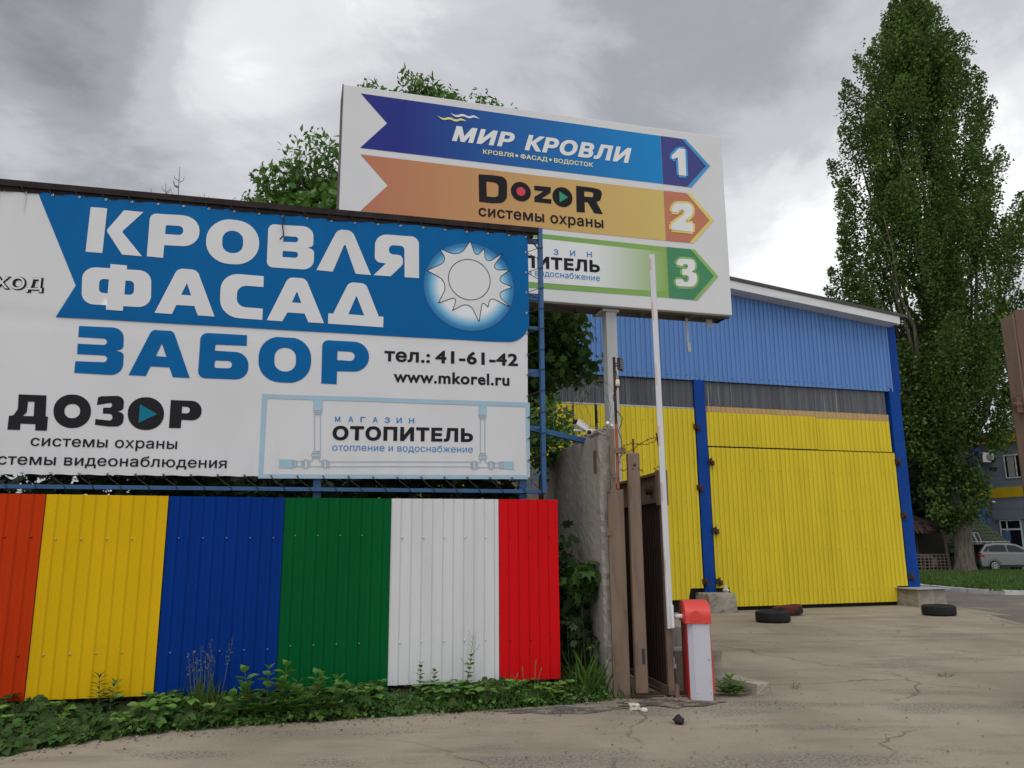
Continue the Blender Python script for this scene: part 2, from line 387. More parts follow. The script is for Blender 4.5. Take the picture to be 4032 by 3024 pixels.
# outlines of the printed artwork, in metres on each board (across, up, corner radius)
BANNER = {'big_white': [[[(0.264, 5.286), (0.43, 5.287), (0.427, 4.767), (0.26, 4.769)]], [[(0.602, 5.282), (0.8, 5.282), (0.601, 5.03, 0.023), (0.825, 4.765), (0.625, 4.766), (0.444, 5.03, 0.035)]], [[(0.871, 5.274, 0.075), (1.387, 5.282, 0.174), (1.409, 4.919, 0.172), (1.042, 4.912), (1.042, 4.764), (0.874, 4.768)], [(1.042, 5.148, 0.016), (1.227, 5.15, 0.05), (1.228, 5.042, 0.05), (1.042, 5.043, 0.007)]], [[(1.472, 5.28, 0.255), (2.037, 5.288, 0.263), (2.049, 4.751, 0.26), (1.476, 4.749, 0.252)], [(1.643, 5.148, 0.108), (1.865, 5.152, 0.109), (1.872, 4.881, 0.109), (1.648, 4.881, 0.107)]], [[(2.132, 5.27, 0.068), (2.639, 5.28, 0.125), (2.643, 5.038, 0.085), (2.57, 5.019, 0.006), (2.655, 5.002, 0.085), (2.659, 4.754, 0.123), (2.139, 4.751, 0.067)], [(2.306, 5.14), (2.471, 5.142, 0.04), (2.471, 5.074, 0.04), (2.305, 5.07)], [(2.306, 4.959), (2.479, 4.959, 0.043), (2.476, 4.885, 0.043), (2.305, 4.885)]], [[(2.911, 5.274, 0.087), (3.083, 5.273, 0.088), (3.313, 4.744), (3.136, 4.746), (3.001, 5.112, 0.013), (2.875, 4.751), (2.69, 4.756)]], [[(3.349, 5.259, 0.137), (3.867, 5.26, 0.096), (3.876, 4.743), (3.707, 4.744), (3.695, 5.131, 0.046), (3.515, 5.131, 0.052), (3.514, 5.017, 0.052), (3.68, 5.014, 0.069), (3.683, 4.9, 0.069), (3.543, 4.745), (3.344, 4.745), (3.483, 4.898), (3.352, 4.911, 0.099)]], [[(0.244, 4.597, 0.148), (0.519, 4.601), (0.518, 4.648), (0.684, 4.647), (0.685, 4.601), (0.933, 4.603, 0.179), (0.961, 4.185, 0.178), (0.684, 4.184), (0.684, 4.131), (0.517, 4.133), (0.515, 4.183), (0.271, 4.184, 0.147)], [(0.423, 4.475, 0.062), (0.517, 4.474), (0.518, 4.316), (0.431, 4.317, 0.062)], [(0.683, 4.473), (0.769, 4.473, 0.063), (0.779, 4.316, 0.063), (0.684, 4.315)]], [[(1.001, 4.131), (1.2, 4.653, 0.081), (1.404, 4.652, 0.082), (1.619, 4.127), (1.444, 4.129), (1.402, 4.234), (1.215, 4.234), (1.178, 4.129)], [(1.308, 4.491, 0.005), (1.361, 4.352), (1.258, 4.353)]], [[(1.657, 4.64, 0.187), (2.113, 4.638), (2.117, 4.509), (1.837, 4.508, 0.101), (1.841, 4.256, 0.1), (2.123, 4.254), (2.125, 4.122), (1.67, 4.126, 0.211)]], [[(2.173, 4.122), (2.383, 4.646, 0.079), (2.576, 4.647, 0.08), (2.8, 4.124), (2.627, 4.126), (2.58, 4.226), (2.392, 4.228), (2.34, 4.12)], [(2.485, 4.487, 0.006), (2.54, 4.348), (2.435, 4.349)]], [[(2.844, 4.245), (2.898, 4.245), (3.064, 4.639, 0.079), (3.257, 4.635, 0.079), (3.417, 4.245), (3.471, 4.245), (3.47, 4.117), (2.844, 4.122)], [(3.154, 4.481, 0.006), (3.25, 4.246), (3.069, 4.248)]]], 'big_blue': [[[(0.268, 3.942), (0.709, 3.945, 0.118), (0.723, 3.708, 0.074), (0.643, 3.689, 0.005), (0.731, 3.675, 0.074), (0.737, 3.42, 0.117), (0.269, 3.429), (0.269, 3.556), (0.572, 3.557, 0.034), (0.571, 3.63, 0.034), (0.278, 3.633), (0.273, 3.746), (0.556, 3.745, 0.032), (0.555, 3.814, 0.037), (0.272, 3.819)]], [[(0.796, 3.428), (0.993, 3.953, 0.076), (1.203, 3.949, 0.077), (1.407, 3.426), (1.235, 3.427), (1.194, 3.533), (1.005, 3.534), (0.967, 3.426)], [(1.1, 3.794, 0.005), (1.156, 3.647), (1.05, 3.652)]], [[(1.487, 3.94, 0.078), (1.973, 3.938), (1.975, 3.812), (1.646, 3.811, 0.02), (1.645, 3.742, 0.005), (2.004, 3.735, 0.147), (2.008, 3.429, 0.132), (1.488, 3.43, 0.077)], [(1.651, 3.633, 0.023), (1.832, 3.632, 0.04), (1.834, 3.551, 0.039), (1.652, 3.549, 0.023)]], [[(2.107, 3.949, 0.235), (2.673, 3.939, 0.242), (2.678, 3.406, 0.24), (2.111, 3.423, 0.233)], [(2.276, 3.818, 0.111), (2.507, 3.813, 0.112), (2.512, 3.538, 0.112), (2.279, 3.546, 0.11)]], [[(2.79, 3.93, 0.069), (3.317, 3.927, 0.18), (3.319, 3.575, 0.179), (2.966, 3.57), (2.966, 3.419), (2.796, 3.421)], [(2.963, 3.806), (3.157, 3.804, 0.059), (3.154, 3.696, 0.059), (2.961, 3.7)]]], 'dozor': [[[(-0.223, 3.178), (0.034, 3.178), (0.048, 2.956), (0.07, 2.956), (0.074, 2.809), (-0.034, 2.809), (-0.037, 2.874), (-0.175, 2.875), (-0.172, 2.81), (-0.288, 2.81), (-0.288, 2.954), (-0.25, 2.955, 0.035), (-0.214, 3.025, 0.046)], [(-0.129, 3.106), (-0.07, 3.106), (-0.062, 2.956), (-0.162, 2.955), (-0.129, 2.995, 0.029)]], [[(0.522, 3.175), (0.548, 3.19, 0.012), (0.773, 3.205, 0.105), (0.777, 3.05, 0.074), (0.713, 3.033, 0.005), (0.785, 3.019, 0.074), (0.788, 2.875, 0.122), (0.648, 2.871, 0.073), (0.516, 2.886), (0.517, 2.947), (0.682, 2.932, 0.049), (0.673, 3.006, 0.032), (0.582, 3.006), (0.58, 3.07), (0.662, 3.072, 0.024), (0.663, 3.127, 0.031), (0.517, 3.095)]], [[(1.234, 3.177), (1.55, 3.176, 0.109), (1.552, 2.962, 0.109), (1.355, 2.965), (1.354, 2.874), (1.237, 2.874)], [(1.353, 3.111), (1.432, 3.107, 0.033), (1.432, 3.036, 0.033), (1.353, 3.038)]], [[(0.098, 3.195, 0.177), (0.457, 3.201, 0.181), (0.477, 2.846, 0.18), (0.132, 2.843, 0.176)], [(0.209, 3.097, 0.071), (0.358, 3.099, 0.072), (0.369, 2.949, 0.072), (0.224, 2.947, 0.071)]], [[(0.809, 3.192, 0.175), (1.166, 3.202, 0.179), (1.189, 2.846, 0.177), (0.835, 2.842, 0.174)]]], 'tri': [[[(0.935, 3.118, 0.005), (1.112, 3.018, 0.005), (0.936, 2.916, 0.005)]]], 'field': [[[(-0.271, 5.418), (0.196, 4.384), (0.034, 4.025), (4.704, 4.017, 0.017), (5.234, 4.034, 0.642), (5.233, 5.421)]]], 'star': [[[(4.123, 5.132), (4.363, 5.055, 0.678), (4.495, 5.267), (4.567, 5.063, 0.685), (4.667, 5.184), (4.688, 4.993, 0.688), (4.901, 5.139), (4.748, 4.915, 0.689), (4.987, 4.934), (4.811, 4.791, 0.69), (5.02, 4.715), (4.811, 4.624, 0.687), (4.991, 4.462), (4.742, 4.57, 0.684), (4.716, 4.443), (4.645, 4.508, 0.68), (4.606, 4.252), (4.484, 4.497, 0.674), (4.28, 4.367), (4.346, 4.553, 0.67), (4.112, 4.449), (4.234, 4.721, 0.669), (3.971, 4.843), (4.212, 4.981, 0.672)]]], 'sun_c': [4.487, 4.683], 'sun_r': 0.554, 'disc_c': [4.486, 4.772], 'disc_r': 0.261, 'pipe': [[[(2.169, 3.276), (5.23, 3.293), (5.219, 2.38), (2.175, 2.349)], [(2.222, 3.228), (5.177, 3.239), (5.181, 2.427), (2.222, 2.394)]], [[(2.717, 3.238), (2.822, 3.238), (2.819, 3.113), (2.719, 3.113)]], [[(4.604, 3.249), (4.703, 3.249), (4.698, 3.124), (4.604, 3.124)]], [[(2.383, 2.561), (2.524, 2.559), (2.523, 2.464), (2.384, 2.465)]], [[(4.896, 2.583), (5.027, 2.585), (5.023, 2.489), (4.892, 2.493)]]], 'pipe_line': [[[(2.722, 3.114), (2.82, 3.118), (2.821, 3.091), (2.723, 3.088)], [(2.729, 3.107), (2.813, 3.11), (2.814, 3.099), (2.73, 3.096)]], [[(2.733, 3.091), (2.811, 3.094), (2.812, 3.066), (2.734, 3.063)], [(2.741, 3.084), (2.804, 3.086), (2.804, 3.073), (2.741, 3.071)]], [[(2.734, 3.07), (2.804, 3.072), (2.821, 2.655), (2.751, 2.654)], [(2.742, 3.062), (2.797, 3.064), (2.813, 2.663), (2.758, 2.661)]], [[(2.732, 2.656), (2.815, 2.658), (2.816, 2.631), (2.733, 2.629)], [(2.739, 2.649), (2.807, 2.65), (2.808, 2.638), (2.74, 2.637)]], [[(2.721, 2.632), (2.821, 2.634), (2.823, 2.599), (2.722, 2.597)], [(2.729, 2.624), (2.814, 2.626), (2.815, 2.606), (2.729, 2.604)]], [[(2.734, 2.6), (2.814, 2.601), (2.815, 2.576), (2.735, 2.574)], [(2.742, 2.592), (2.807, 2.594), (2.807, 2.583), (2.742, 2.582)]], [[(4.604, 3.124), (4.699, 3.127), (4.699, 3.103), (4.604, 3.1)], [(4.612, 3.116), (4.691, 3.119), (4.691, 3.111), (4.612, 3.108)]], [[(4.614, 3.103), (4.691, 3.106), (4.691, 3.079), (4.614, 3.077)], [(4.622, 3.095), (4.683, 3.097), (4.683, 3.087), (4.622, 3.085)]], [[(4.622, 3.082), (4.683, 3.084), (4.683, 2.671), (4.622, 2.669)], [(4.63, 3.074), (4.675, 3.076), (4.674, 2.678), (4.63, 2.678)]], [[(4.614, 2.672), (4.692, 2.674), (4.692, 2.647), (4.614, 2.645)], [(4.622, 2.665), (4.684, 2.666), (4.684, 2.655), (4.622, 2.653)]], [[(4.606, 2.648), (4.702, 2.65), (4.702, 2.615), (4.606, 2.613)], [(4.614, 2.64), (4.694, 2.642), (4.694, 2.623), (4.614, 2.621)]], [[(4.614, 2.618), (4.692, 2.619), (4.692, 2.594), (4.614, 2.592)], [(4.622, 2.61), (4.684, 2.611), (4.684, 2.602), (4.622, 2.6)]], [[(2.519, 2.556), (2.542, 2.557), (2.546, 2.472), (2.523, 2.472)], [(2.526, 2.549), (2.535, 2.549), (2.538, 2.48), (2.53, 2.48)]], [[(2.539, 2.549), (2.569, 2.55), (2.572, 2.477), (2.543, 2.477)], [(2.547, 2.542), (2.562, 2.542), (2.564, 2.485), (2.55, 2.484)]], [[(2.566, 2.544), (2.63, 2.545), (2.633, 2.484), (2.569, 2.483)], [(2.574, 2.536), (2.623, 2.537), (2.625, 2.492), (2.576, 2.491)]], [[(2.627, 2.551), (2.648, 2.551), (2.651, 2.478), (2.63, 2.478)], [(2.635, 2.543), (2.641, 2.543), (2.643, 2.486), (2.637, 2.486)]], [[(2.644, 2.563), (2.688, 2.564), (2.692, 2.467), (2.648, 2.466)], [(2.652, 2.556), (2.681, 2.556), (2.685, 2.475), (2.655, 2.474)]], [[(2.686, 2.552), (2.711, 2.552), (2.714, 2.477), (2.689, 2.476)], [(2.694, 2.544), (2.704, 2.545), (2.706, 2.484), (2.696, 2.484)]], [[(2.834, 2.552), (2.856, 2.552), (2.858, 2.482), (2.836, 2.482)], [(2.841, 2.544), (2.849, 2.544), (2.851, 2.489), (2.843, 2.489)]], [[(2.852, 2.564), (2.892, 2.565), (2.896, 2.47), (2.856, 2.47)], [(2.86, 2.557), (2.885, 2.557), (2.888, 2.478), (2.863, 2.477)]], [[(2.89, 2.553), (2.917, 2.553), (2.919, 2.48), (2.893, 2.479)], [(2.898, 2.545), (2.91, 2.545), (2.912, 2.487), (2.9, 2.487)]], [[(2.914, 2.545), (4.52, 2.575), (4.52, 2.511), (2.916, 2.484)], [(2.922, 2.538), (4.512, 2.566), (4.512, 2.519), (2.923, 2.492)]], [[(4.517, 2.573), (4.539, 2.573), (4.539, 2.491), (4.517, 2.49)], [(4.525, 2.565), (4.531, 2.565), (4.531, 2.498), (4.525, 2.498)]], [[(4.536, 2.583), (4.575, 2.584), (4.575, 2.485), (4.536, 2.484)], [(4.544, 2.575), (4.567, 2.575), (4.567, 2.493), (4.544, 2.492)]], [[(4.572, 2.574), (4.594, 2.574), (4.595, 2.491), (4.572, 2.491)], [(4.58, 2.566), (4.586, 2.566), (4.586, 2.499), (4.58, 2.499)]], [[(4.715, 2.573), (4.735, 2.574), (4.735, 2.497), (4.715, 2.497)], [(4.723, 2.565), (4.727, 2.566), (4.727, 2.505), (4.723, 2.505)]], [[(4.732, 2.583), (4.771, 2.584), (4.771, 2.488), (4.731, 2.487)], [(4.74, 2.575), (4.763, 2.576), (4.763, 2.496), (4.74, 2.495)]], [[(4.768, 2.574), (4.794, 2.575), (4.794, 2.498), (4.768, 2.497)], [(4.776, 2.566), (4.786, 2.567), (4.786, 2.506), (4.776, 2.506)]], [[(4.791, 2.565), (4.853, 2.566), (4.853, 2.508), (4.791, 2.507)], [(4.799, 2.557), (4.845, 2.558), (4.845, 2.516), (4.799, 2.516)]], [[(4.85, 2.579), (4.876, 2.579), (4.876, 2.496), (4.85, 2.496)], [(4.858, 2.571), (4.868, 2.571), (4.868, 2.504), (4.858, 2.504)]], [[(4.873, 2.583), (4.9, 2.583), (4.899, 2.493), (4.873, 2.493)], [(4.881, 2.575), (4.891, 2.575), (4.891, 2.501), (4.881, 2.501)]], [[(2.708, 2.551), (2.736, 2.551), (2.736, 2.544), (2.708, 2.543)]], [[(2.81, 2.55), (2.837, 2.55), (2.837, 2.542), (2.81, 2.542)]], [[(2.711, 2.49), (2.839, 2.492), (2.839, 2.485), (2.711, 2.483)]], [[(2.729, 2.577), (2.736, 2.577), (2.738, 2.544), (2.73, 2.544)]], [[(2.809, 2.575), (2.816, 2.576), (2.818, 2.542), (2.81, 2.542)]], [[(4.594, 2.568), (4.63, 2.569), (4.63, 2.561), (4.594, 2.56)]], [[(4.679, 2.57), (4.715, 2.57), (4.715, 2.562), (4.679, 2.562)]], [[(4.595, 2.511), (4.715, 2.513), (4.715, 2.505), (4.595, 2.503)]], [[(4.622, 2.596), (4.63, 2.596), (4.63, 2.561), (4.622, 2.56)]], [[(4.679, 2.597), (4.687, 2.597), (4.687, 2.562), (4.679, 2.562)]]], 'txt_black': [('тел.:', 3.492, 3.72, 4.023, 3.726, 0.118, 'т', 0.032, 0), ('41-61-42', 4.084, 3.727, 5.086, 3.739, 0.146, '4', 0.032, 0), ('www.mkorel.ru', 3.603, 3.477, 4.98, 3.492, 0.091, 'w', 0.03, 0), ('системы охраны', -0.063, 2.651, 1.332, 2.651, 0.082, 'н', 0.012, 0), ('системы видеонаблюдения', -0.553, 2.458, 1.843, 2.457, 0.082, 'н', 0.012, 0), ('ОТОПИТЕЛЬ', 2.941, 2.793, 4.539, 2.811, 0.152, 'П', 0.048, 0)], 'txt_blue': [('отопление и водоснабжение', 2.945, 2.667, 4.536, 2.679, 0.058, 'н', 0.0, 0), ('М', 2.962, 2.993, 3.019, 2.994, 0.059, 'М', 0.02, 0), ('А', 3.107, 2.994, 3.165, 2.995, 0.06, 'М', 0.02, 0), ('Г', 3.242, 2.995, 3.3, 2.997, 0.06, 'М', 0.02, 0), ('А', 3.378, 2.996, 3.437, 2.998, 0.06, 'М', 0.02, 0), ('З', 3.514, 2.997, 3.573, 2.999, 0.06, 'М', 0.02, 0), ('И', 3.648, 2.998, 3.708, 3.0, 0.06, 'М', 0.02, 0), ('Н', 3.79, 2.999, 3.85, 3.001, 0.061, 'М', 0.02, 0)], 'txt_outline': [('ВХОД', -0.701, 4.3, -0.127, 4.315, 0.129, 'Х', 0.05, 0)]}
SIGN = {'size': [-6.036, 8.119, -0.066, 8.109, 0.0, 5.1], 'a1': [[[(-5.785, 8.007), (-1.092, 7.982), (-1.088, 7.163), (-5.77, 7.159), (-5.398, 7.592)]]], 'a1b': [[[(-1.088, 7.983), (-0.72, 7.982), (-0.317, 7.563), (-0.674, 7.162), (-1.085, 7.163)]]], 'a1e': [[[(-0.717, 7.982), (-0.652, 7.985), (-0.244, 7.573), (-0.596, 7.161), (-0.67, 7.162), (-0.314, 7.564)]]], 'a2': [[[(-5.762, 7.061), (-1.083, 7.052), (-1.085, 6.22), (-5.736, 6.209), (-5.367, 6.633)]]], 'a2b': [[[(-1.08, 7.052), (-0.69, 7.054), (-0.313, 6.638), (-0.686, 6.226), (-1.082, 6.22)]]], 'a2e': [[[(-0.687, 7.055), (-0.615, 7.053), (-0.234, 6.646), (-0.619, 6.223), (-0.683, 6.227), (-0.31, 6.638)]]], 'a3': [[[(-5.729, 6.152), (-1.08, 6.118), (-1.082, 5.302), (-5.702, 5.27), (-5.34, 5.729)]]], 'a3i': [[[(-5.603, 6.084), (-1.085, 6.032), (-1.081, 5.389), (-5.599, 5.354), (-5.292, 5.733)]]], 'a3b': [[[(-1.077, 6.119), (-0.675, 6.121), (-0.297, 5.711), (-0.673, 5.299), (-1.079, 5.302)]]], 'a3e': [[[(-0.672, 6.122), (-0.602, 6.122), (-0.219, 5.717), (-0.604, 5.298), (-0.67, 5.299), (-0.294, 5.711)]]], 'wave_w': [[[(-4.479, 7.886), (-4.385, 7.856, 0.088), (-4.297, 7.906, 0.088), (-4.2, 7.863, 0.089), (-4.126, 7.906, 0.059), (-4.03, 7.853), (-4.126, 7.868, 0.059), (-4.197, 7.832, 0.089), (-4.291, 7.869, 0.088), (-4.385, 7.818, 0.088)]]], 'wave_y': [[[(-4.677, 7.813), (-4.581, 7.777, 0.087), (-4.494, 7.824, 0.088), (-4.397, 7.781, 0.088), (-4.318, 7.827, 0.059), (-4.229, 7.786), (-4.317, 7.789, 0.059), (-4.396, 7.75, 0.088), (-4.49, 7.787, 0.088), (-4.58, 7.746, 0.087)]]], 'txt_white': [('МИР', -4.447, 7.458, -3.473, 7.469, 0.231, 'М', 0.05, 0.28), ('КРОВЛИ', -3.339, 7.458, -1.598, 7.456, 0.243, 'К', 0.05, 0.28)], 'txt_yellow': [('КРОВЛЯ', -3.983, 7.301, -3.516, 7.301, 0.069, 'К', 0.022, 0), ('ФАСАД', -3.407, 7.3, -2.985, 7.3, 0.07, 'С', 0.022, 0), ('ВОДОСТОК', -2.88, 7.3, -2.25, 7.302, 0.071, 'С', 0.022, 0)], 'dots': [[-3.465, 7.333], [-2.938, 7.334]], 'dozor': [[[(-4.05, 6.963), (-3.829, 6.974, 0.237), (-3.615, 6.969, 0.21), (-3.623, 6.56, 0.238), (-3.86, 6.531, 0.176), (-4.041, 6.535)], [(-3.933, 6.863), (-3.859, 6.866), (-3.747, 6.854, 0.119), (-3.753, 6.638, 0.118), (-3.86, 6.629), (-3.927, 6.63)]], [[(-3.2, 6.885), (-2.937, 6.89), (-2.944, 6.801), (-3.087, 6.691), (-2.931, 6.696), (-2.938, 6.624), (-3.2, 6.626), (-3.199, 6.704), (-3.054, 6.811), (-3.198, 6.81)]], [[(-2.535, 6.96), (-2.267, 6.959, 0.191), (-2.102, 6.937, 0.16), (-2.153, 6.755, 0.096), (-2.216, 6.739, 0.016), (-2.115, 6.547), (-2.254, 6.545), (-2.353, 6.711), (-2.406, 6.711), (-2.405, 6.541), (-2.539, 6.539)], [(-2.408, 6.885), (-2.316, 6.886), (-2.256, 6.881, 0.064), (-2.265, 6.803, 0.063), (-2.319, 6.803), (-2.407, 6.8)]]], 'o1': [-3.407, 6.764, 0.154], 'red': [-3.407, 6.764, 0.069], 'o2': [-2.757, 6.751, 0.159], 'tri': [[[(-2.808, 6.839, 0.009), (-2.667, 6.754, 0.009), (-2.805, 6.66, 0.009)]]], 'txt_black': [('системы охраны', -4.05, 6.316, -2.112, 6.323, 0.127, 'н', 0.02, 0), ('ОТОПИТЕЛЬ', -4.035, 5.587, -2.191, 5.618, 0.177, 'П', 0.048, 0)], 'txt_blue': [('отопление и водоснабжение', -4.035, 5.478, -2.196, 5.474, 0.07, 'н', 0.004, 0), ('М', -3.928, 5.809, -3.853, 5.81, 0.083, 'М', 0.015, 0), ('А', -3.675, 5.813, -3.599, 5.814, 0.084, 'М', 0.015, 0), ('Г', -3.425, 5.817, -3.348, 5.818, 0.084, 'М', 0.015, 0), ('А', -3.172, 5.821, -3.094, 5.822, 0.085, 'М', 0.015, 0), ('З', -2.916, 5.825, -2.838, 5.827, 0.085, 'М', 0.015, 0), ('И', -2.658, 5.83, -2.578, 5.831, 0.086, 'М', 0.015, 0), ('Н', -2.393, 5.834, -2.312, 5.835, 0.086, 'М', 0.015, 0)], 'digits': [[[(-0.922, 7.655, 0.014), (-0.785, 7.801), (-0.675, 7.805), (-0.681, 7.344), (-0.81, 7.342), (-0.811, 7.642), (-0.911, 7.599)]], [[(-0.971, 6.708), (-0.929, 6.86, 0.152), (-0.598, 6.887, 0.205), (-0.595, 6.7, 0.136), (-0.779, 6.55, 0.034), (-0.61, 6.551), (-0.619, 6.407), (-0.986, 6.409), (-0.982, 6.497), (-0.744, 6.684, 0.085), (-0.753, 6.771, 0.061), (-0.835, 6.749, 0.047), (-0.844, 6.706)]], [[(-0.93, 5.847), (-0.898, 5.945, 0.133), (-0.598, 5.952, 0.168), (-0.622, 5.785, 0.101), (-0.684, 5.748, 0.013), (-0.585, 5.718, 0.101), (-0.611, 5.507, 0.2), (-0.958, 5.492, 0.197), (-0.956, 5.599), (-0.843, 5.614, 0.013), (-0.807, 5.561, 0.066), (-0.733, 5.586, 0.06), (-0.734, 5.687, 0.047), (-0.84, 5.684), (-0.835, 5.773), (-0.741, 5.787, 0.047), (-0.73, 5.864, 0.047), (-0.803, 5.864, 0.04), (-0.832, 5.824)]]]}
# ================================================================ palette
M = {}
M['concrete'] = mat('concrete', (.27, .252, .215), .9, var=.3, vs=1.3, stretch=(1.2, 1.2, .3), bump=.7, bs=30, col2=(.10, .092, .08), c2=(.54, .8), c2s=1.3, c2st=(2.2, 2.2, .3), spec=.2)
M['concrete_block'] = mat('concrete_block', (.31, .28, .235), .9, var=.22, vs=3, bump=.5, bs=35, col2=(.2, .175, .14), c2=(.5, .75), c2s=4, spec=.2)
M['brown'] = mat('brown_paint', (.175, .120, .085), .6, var=.2, vs=2, stretch=(3, 3, .4), bump=.12, bs=60, col2=(.085, .05, .034), c2=(.52, .74), c2s=3, c2st=(3, 3, .5), spec=.35)
M['shaded_brown'] = mat('shaded_brown_paint', (.035, .02, .016), .7, var=.2, vs=2, stretch=(3, 3, .4), spec=.3)  # gate leaf sheet: brown paint with its shadow put into the colour
M['brown_red'] = mat('dark_red_brown', (.12, .06, .04), .65, var=.25, vs=2, stretch=(2, 2, .5), col2=(.05, .03, .025), c2=(.6, .8), c2s=2)
M['rust'] = mat('rust', (.055, .03, .022), .8, var=.4, vs=9, bump=.3, bs=90, col2=(.12, .05, .025), c2=(.58, .75), c2s=8, spec=.25)
M['orange_rust'] = mat('orange_rust', (.33, .085, .03), .7, var=.3, vs=8, col2=(.1, .04, .02), c2=(.55, .7), c2s=9)
M['frame_blue'] = mat('frame_blue', (.018, .085, .21), .5, var=.2, vs=3, col2=(.09, .055, .05), c2=(.66, .8), c2s=7, bump=.15)
M['col_blue'] = mat('column_blue', (.004, .050, .265), .55, spec=.12, var=.14, vs=1.4, stretch=(1, 1, .5), bump=.35, bs=3.5)
M['clad_blue'] = mat('cladding_blue', (.115, .245, .53), .55, var=.08, vs=1.5, stretch=(3, 3, .2), spec=.25)
M['clad_yellow'] = mat('cladding_yellow', (.66, .525, .028), .55, var=.07, vs=1.2, stretch=(2, 2, .3), col2=(.50, .35, .05), c2=(.62, .88), c2s=2.5, c2st=(4, 4, .4), spec=.25)
M['tan'] = mat('tan_sheet', (.47, .32, .13), .55, var=.1, vs=3)
M['galv'] = mat('galvanised', (.42, .44, .46), .45, .25, var=.1, vs=3)
M['sheet_clear'] = mat('smoky_corrugated_sheet', (.075, .08, .09), .35, var=.6, vs=2.2, stretch=(8, 8, .12), col2=(.34, .34, .34), c2=(.60, .68), c2s=2.4, c2st=(5, 5, .08), spec=.5)
M['roof'] = mat('roof_sheet', (.06, .058, .055), .8, var=.25, vs=4)
M['white_board'] = mat('white_board', (.62, .63, .63), .55, var=.1, vs=2, stretch=(.4, 1, 3), col2=(.4, .4, .39), c2=(.6, .8), c2s=1.5)
M['black'] = mat('black', (.012, .012, .013), .6, var=.2)
M['dark'] = mat('dark_gap', (.008, .008, .008), .9, var=.1)
M['steel_grey'] = mat('grey_steel', (.40, .41, .405), .5, var=.1, vs=2, stretch=(2, 2, .5), col2=(.17, .1, .06), c2=(.68, .74), c2s=5, c2st=(3, 3, .8))
M['sign_white'] = mat('sign_white', (.64, .64, .645), .5, var=.025, vs=1.2, col2=(.62, .615, .6), c2=(.55, .8), c2s=1.6, spec=.12)
M['banner_white'] = mat('banner_white', (.62, .62, .63), .5, var=.03, vs=1.0, col2=(.58, .57, .56), c2=(.58, .8), c2s=1.5, c2st=(1.6, 1, .7), spec=.12)
M['banner_blue'] = mat('banner_blue', (.004, .112, .315), .5, var=.06, vs=1, spec=.06)
M['ink_black'] = mat('ink_black', (.014, .013, .016), .5, var=.1, spec=.12)
M['ink_teal'] = mat('ink_teal', (.006, .16, .24), .5, var=.05, spec=.12)
M['ink_pipe'] = mat('ink_pale_blue', (.33, .475, .57), .5, var=.05, spec=.12)
M['ink_pipe_line'] = mat('ink_grey_blue', (.30, .40, .48), .5, var=.05, spec=.12)
M['ink_sky'] = mat('ink_sky_blue', (.03, .21, .50), .5, var=.05, spec=.12)
M['cord'] = mat('cord', (.02, .02, .022), .8)
M['metal'] = mat('bright_metal', (.5, .5, .5), .35, .8)
M['white_paint'] = mat('white_paint', (.50, .495, .545), .4, var=.05, vs=2, col2=(.30, .24, .17), c2=(.60, .74), c2s=2.6, c2st=(3, 3, .7))
M['white_plain'] = mat('white_plastic', (.70, .70, .69), .4, var=.04)
M['barrier_red'] = mat('barrier_red', (.62, .045, .03), .38, var=.06, spec=.5)
M['barrier_dark_red'] = mat('barrier_deep_red', (.40, .014, .012), .45, var=.08)
M['barrier_grey'] = mat('barrier_pale_grey', (.4, .41, .45), .45, var=.05)
M['alu'] = mat('white_aluminium', (.56, .565, .59), .4, var=.05)
M['pink_tape'] = mat('faded_pink_tape', (.55, .36, .35), .5)
M['rubber'] = mat('rubber', (.016, .016, .017), .8, var=.3, vs=6, bump=.3, bs=60, spec=.3)
M['rubber_red'] = mat('rubber_faded_red', (.10, .02, .018), .8, var=.4, vs=5, col2=(.018, .016, .016), c2=(.46, .56), c2s=5, spec=.3)
M['glass'] = mat('dark_glass', (.010, .012, .014), .12, var=.2, spec=.32)
M['bark'] = mat('poplar_bark', (.115, .10, .08), .95, var=.5, vs=3, stretch=(3, 3, .5), bump=1.0, bs=7, bst=(4, 4, .6), col2=(.22, .21, .19), c2=(.66, .78), c2s=1.2, spec=.15)
M['twig'] = mat('twig_bark', (.06, .05, .04), .9, var=.3)
M['stem'] = mat('green_stem', (.10, .15, .05), .7)
M['poplar_leaf'] = mat('poplar_leaf', (.078, .138, .032), .55, var=.42, vs=.5, transl=.22, island=.40, spec=.15)
M['dark_leaf'] = mat('dark_leaf', (.022, .048, .014), .6, var=.25, vs=.5, transl=.18, island=.4, spec=.3)
M['maple_leaf'] = mat('maple_leaf', (.075, .170, .028), .55, var=.3, vs=.8, transl=.28, island=.4, spec=.35)
M['vine_leaf'] = mat('vine_leaf', (.040, .088, .018), .6, var=.45, vs=2.5, transl=.2, island=.5, spec=.2)
M['bush_leaf'] = mat('bush_leaf', (.11, .24, .045), .5, var=.2, vs=2, transl=.22, island=.3, spec=.4)
M['weed_leaf'] = mat('weed_leaf', (.070, .16, .030), .5, var=.2, vs=2, transl=.22, island=.35, spec=.35)
M['grass'] = mat('grass', (.060, .125, .022), .6, var=.3, vs=1.2, transl=.2, island=.4, spec=.3)
M['dry_grass'] = mat('dry_grass', (.12, .125, .075), .8, var=.2, island=.3)
M['print_black'] = M['ink_black']
M['rail_dark'] = mat('dark_rusty_rail', (.022, .015, .014), .75, var=.4, vs=6, col2=(.06, .028, .02), c2=(.6, .75), c2s=6, spec=.2)
def opaque(name, c): return mat(name, c, .55, var=.06, vs=1.2, stretch=(2, 2, .4), col2=tuple(v * .72 for v in c), c2=(.62, .9), c2s=1.2, c2st=(5, 5, .4), spec=.06)

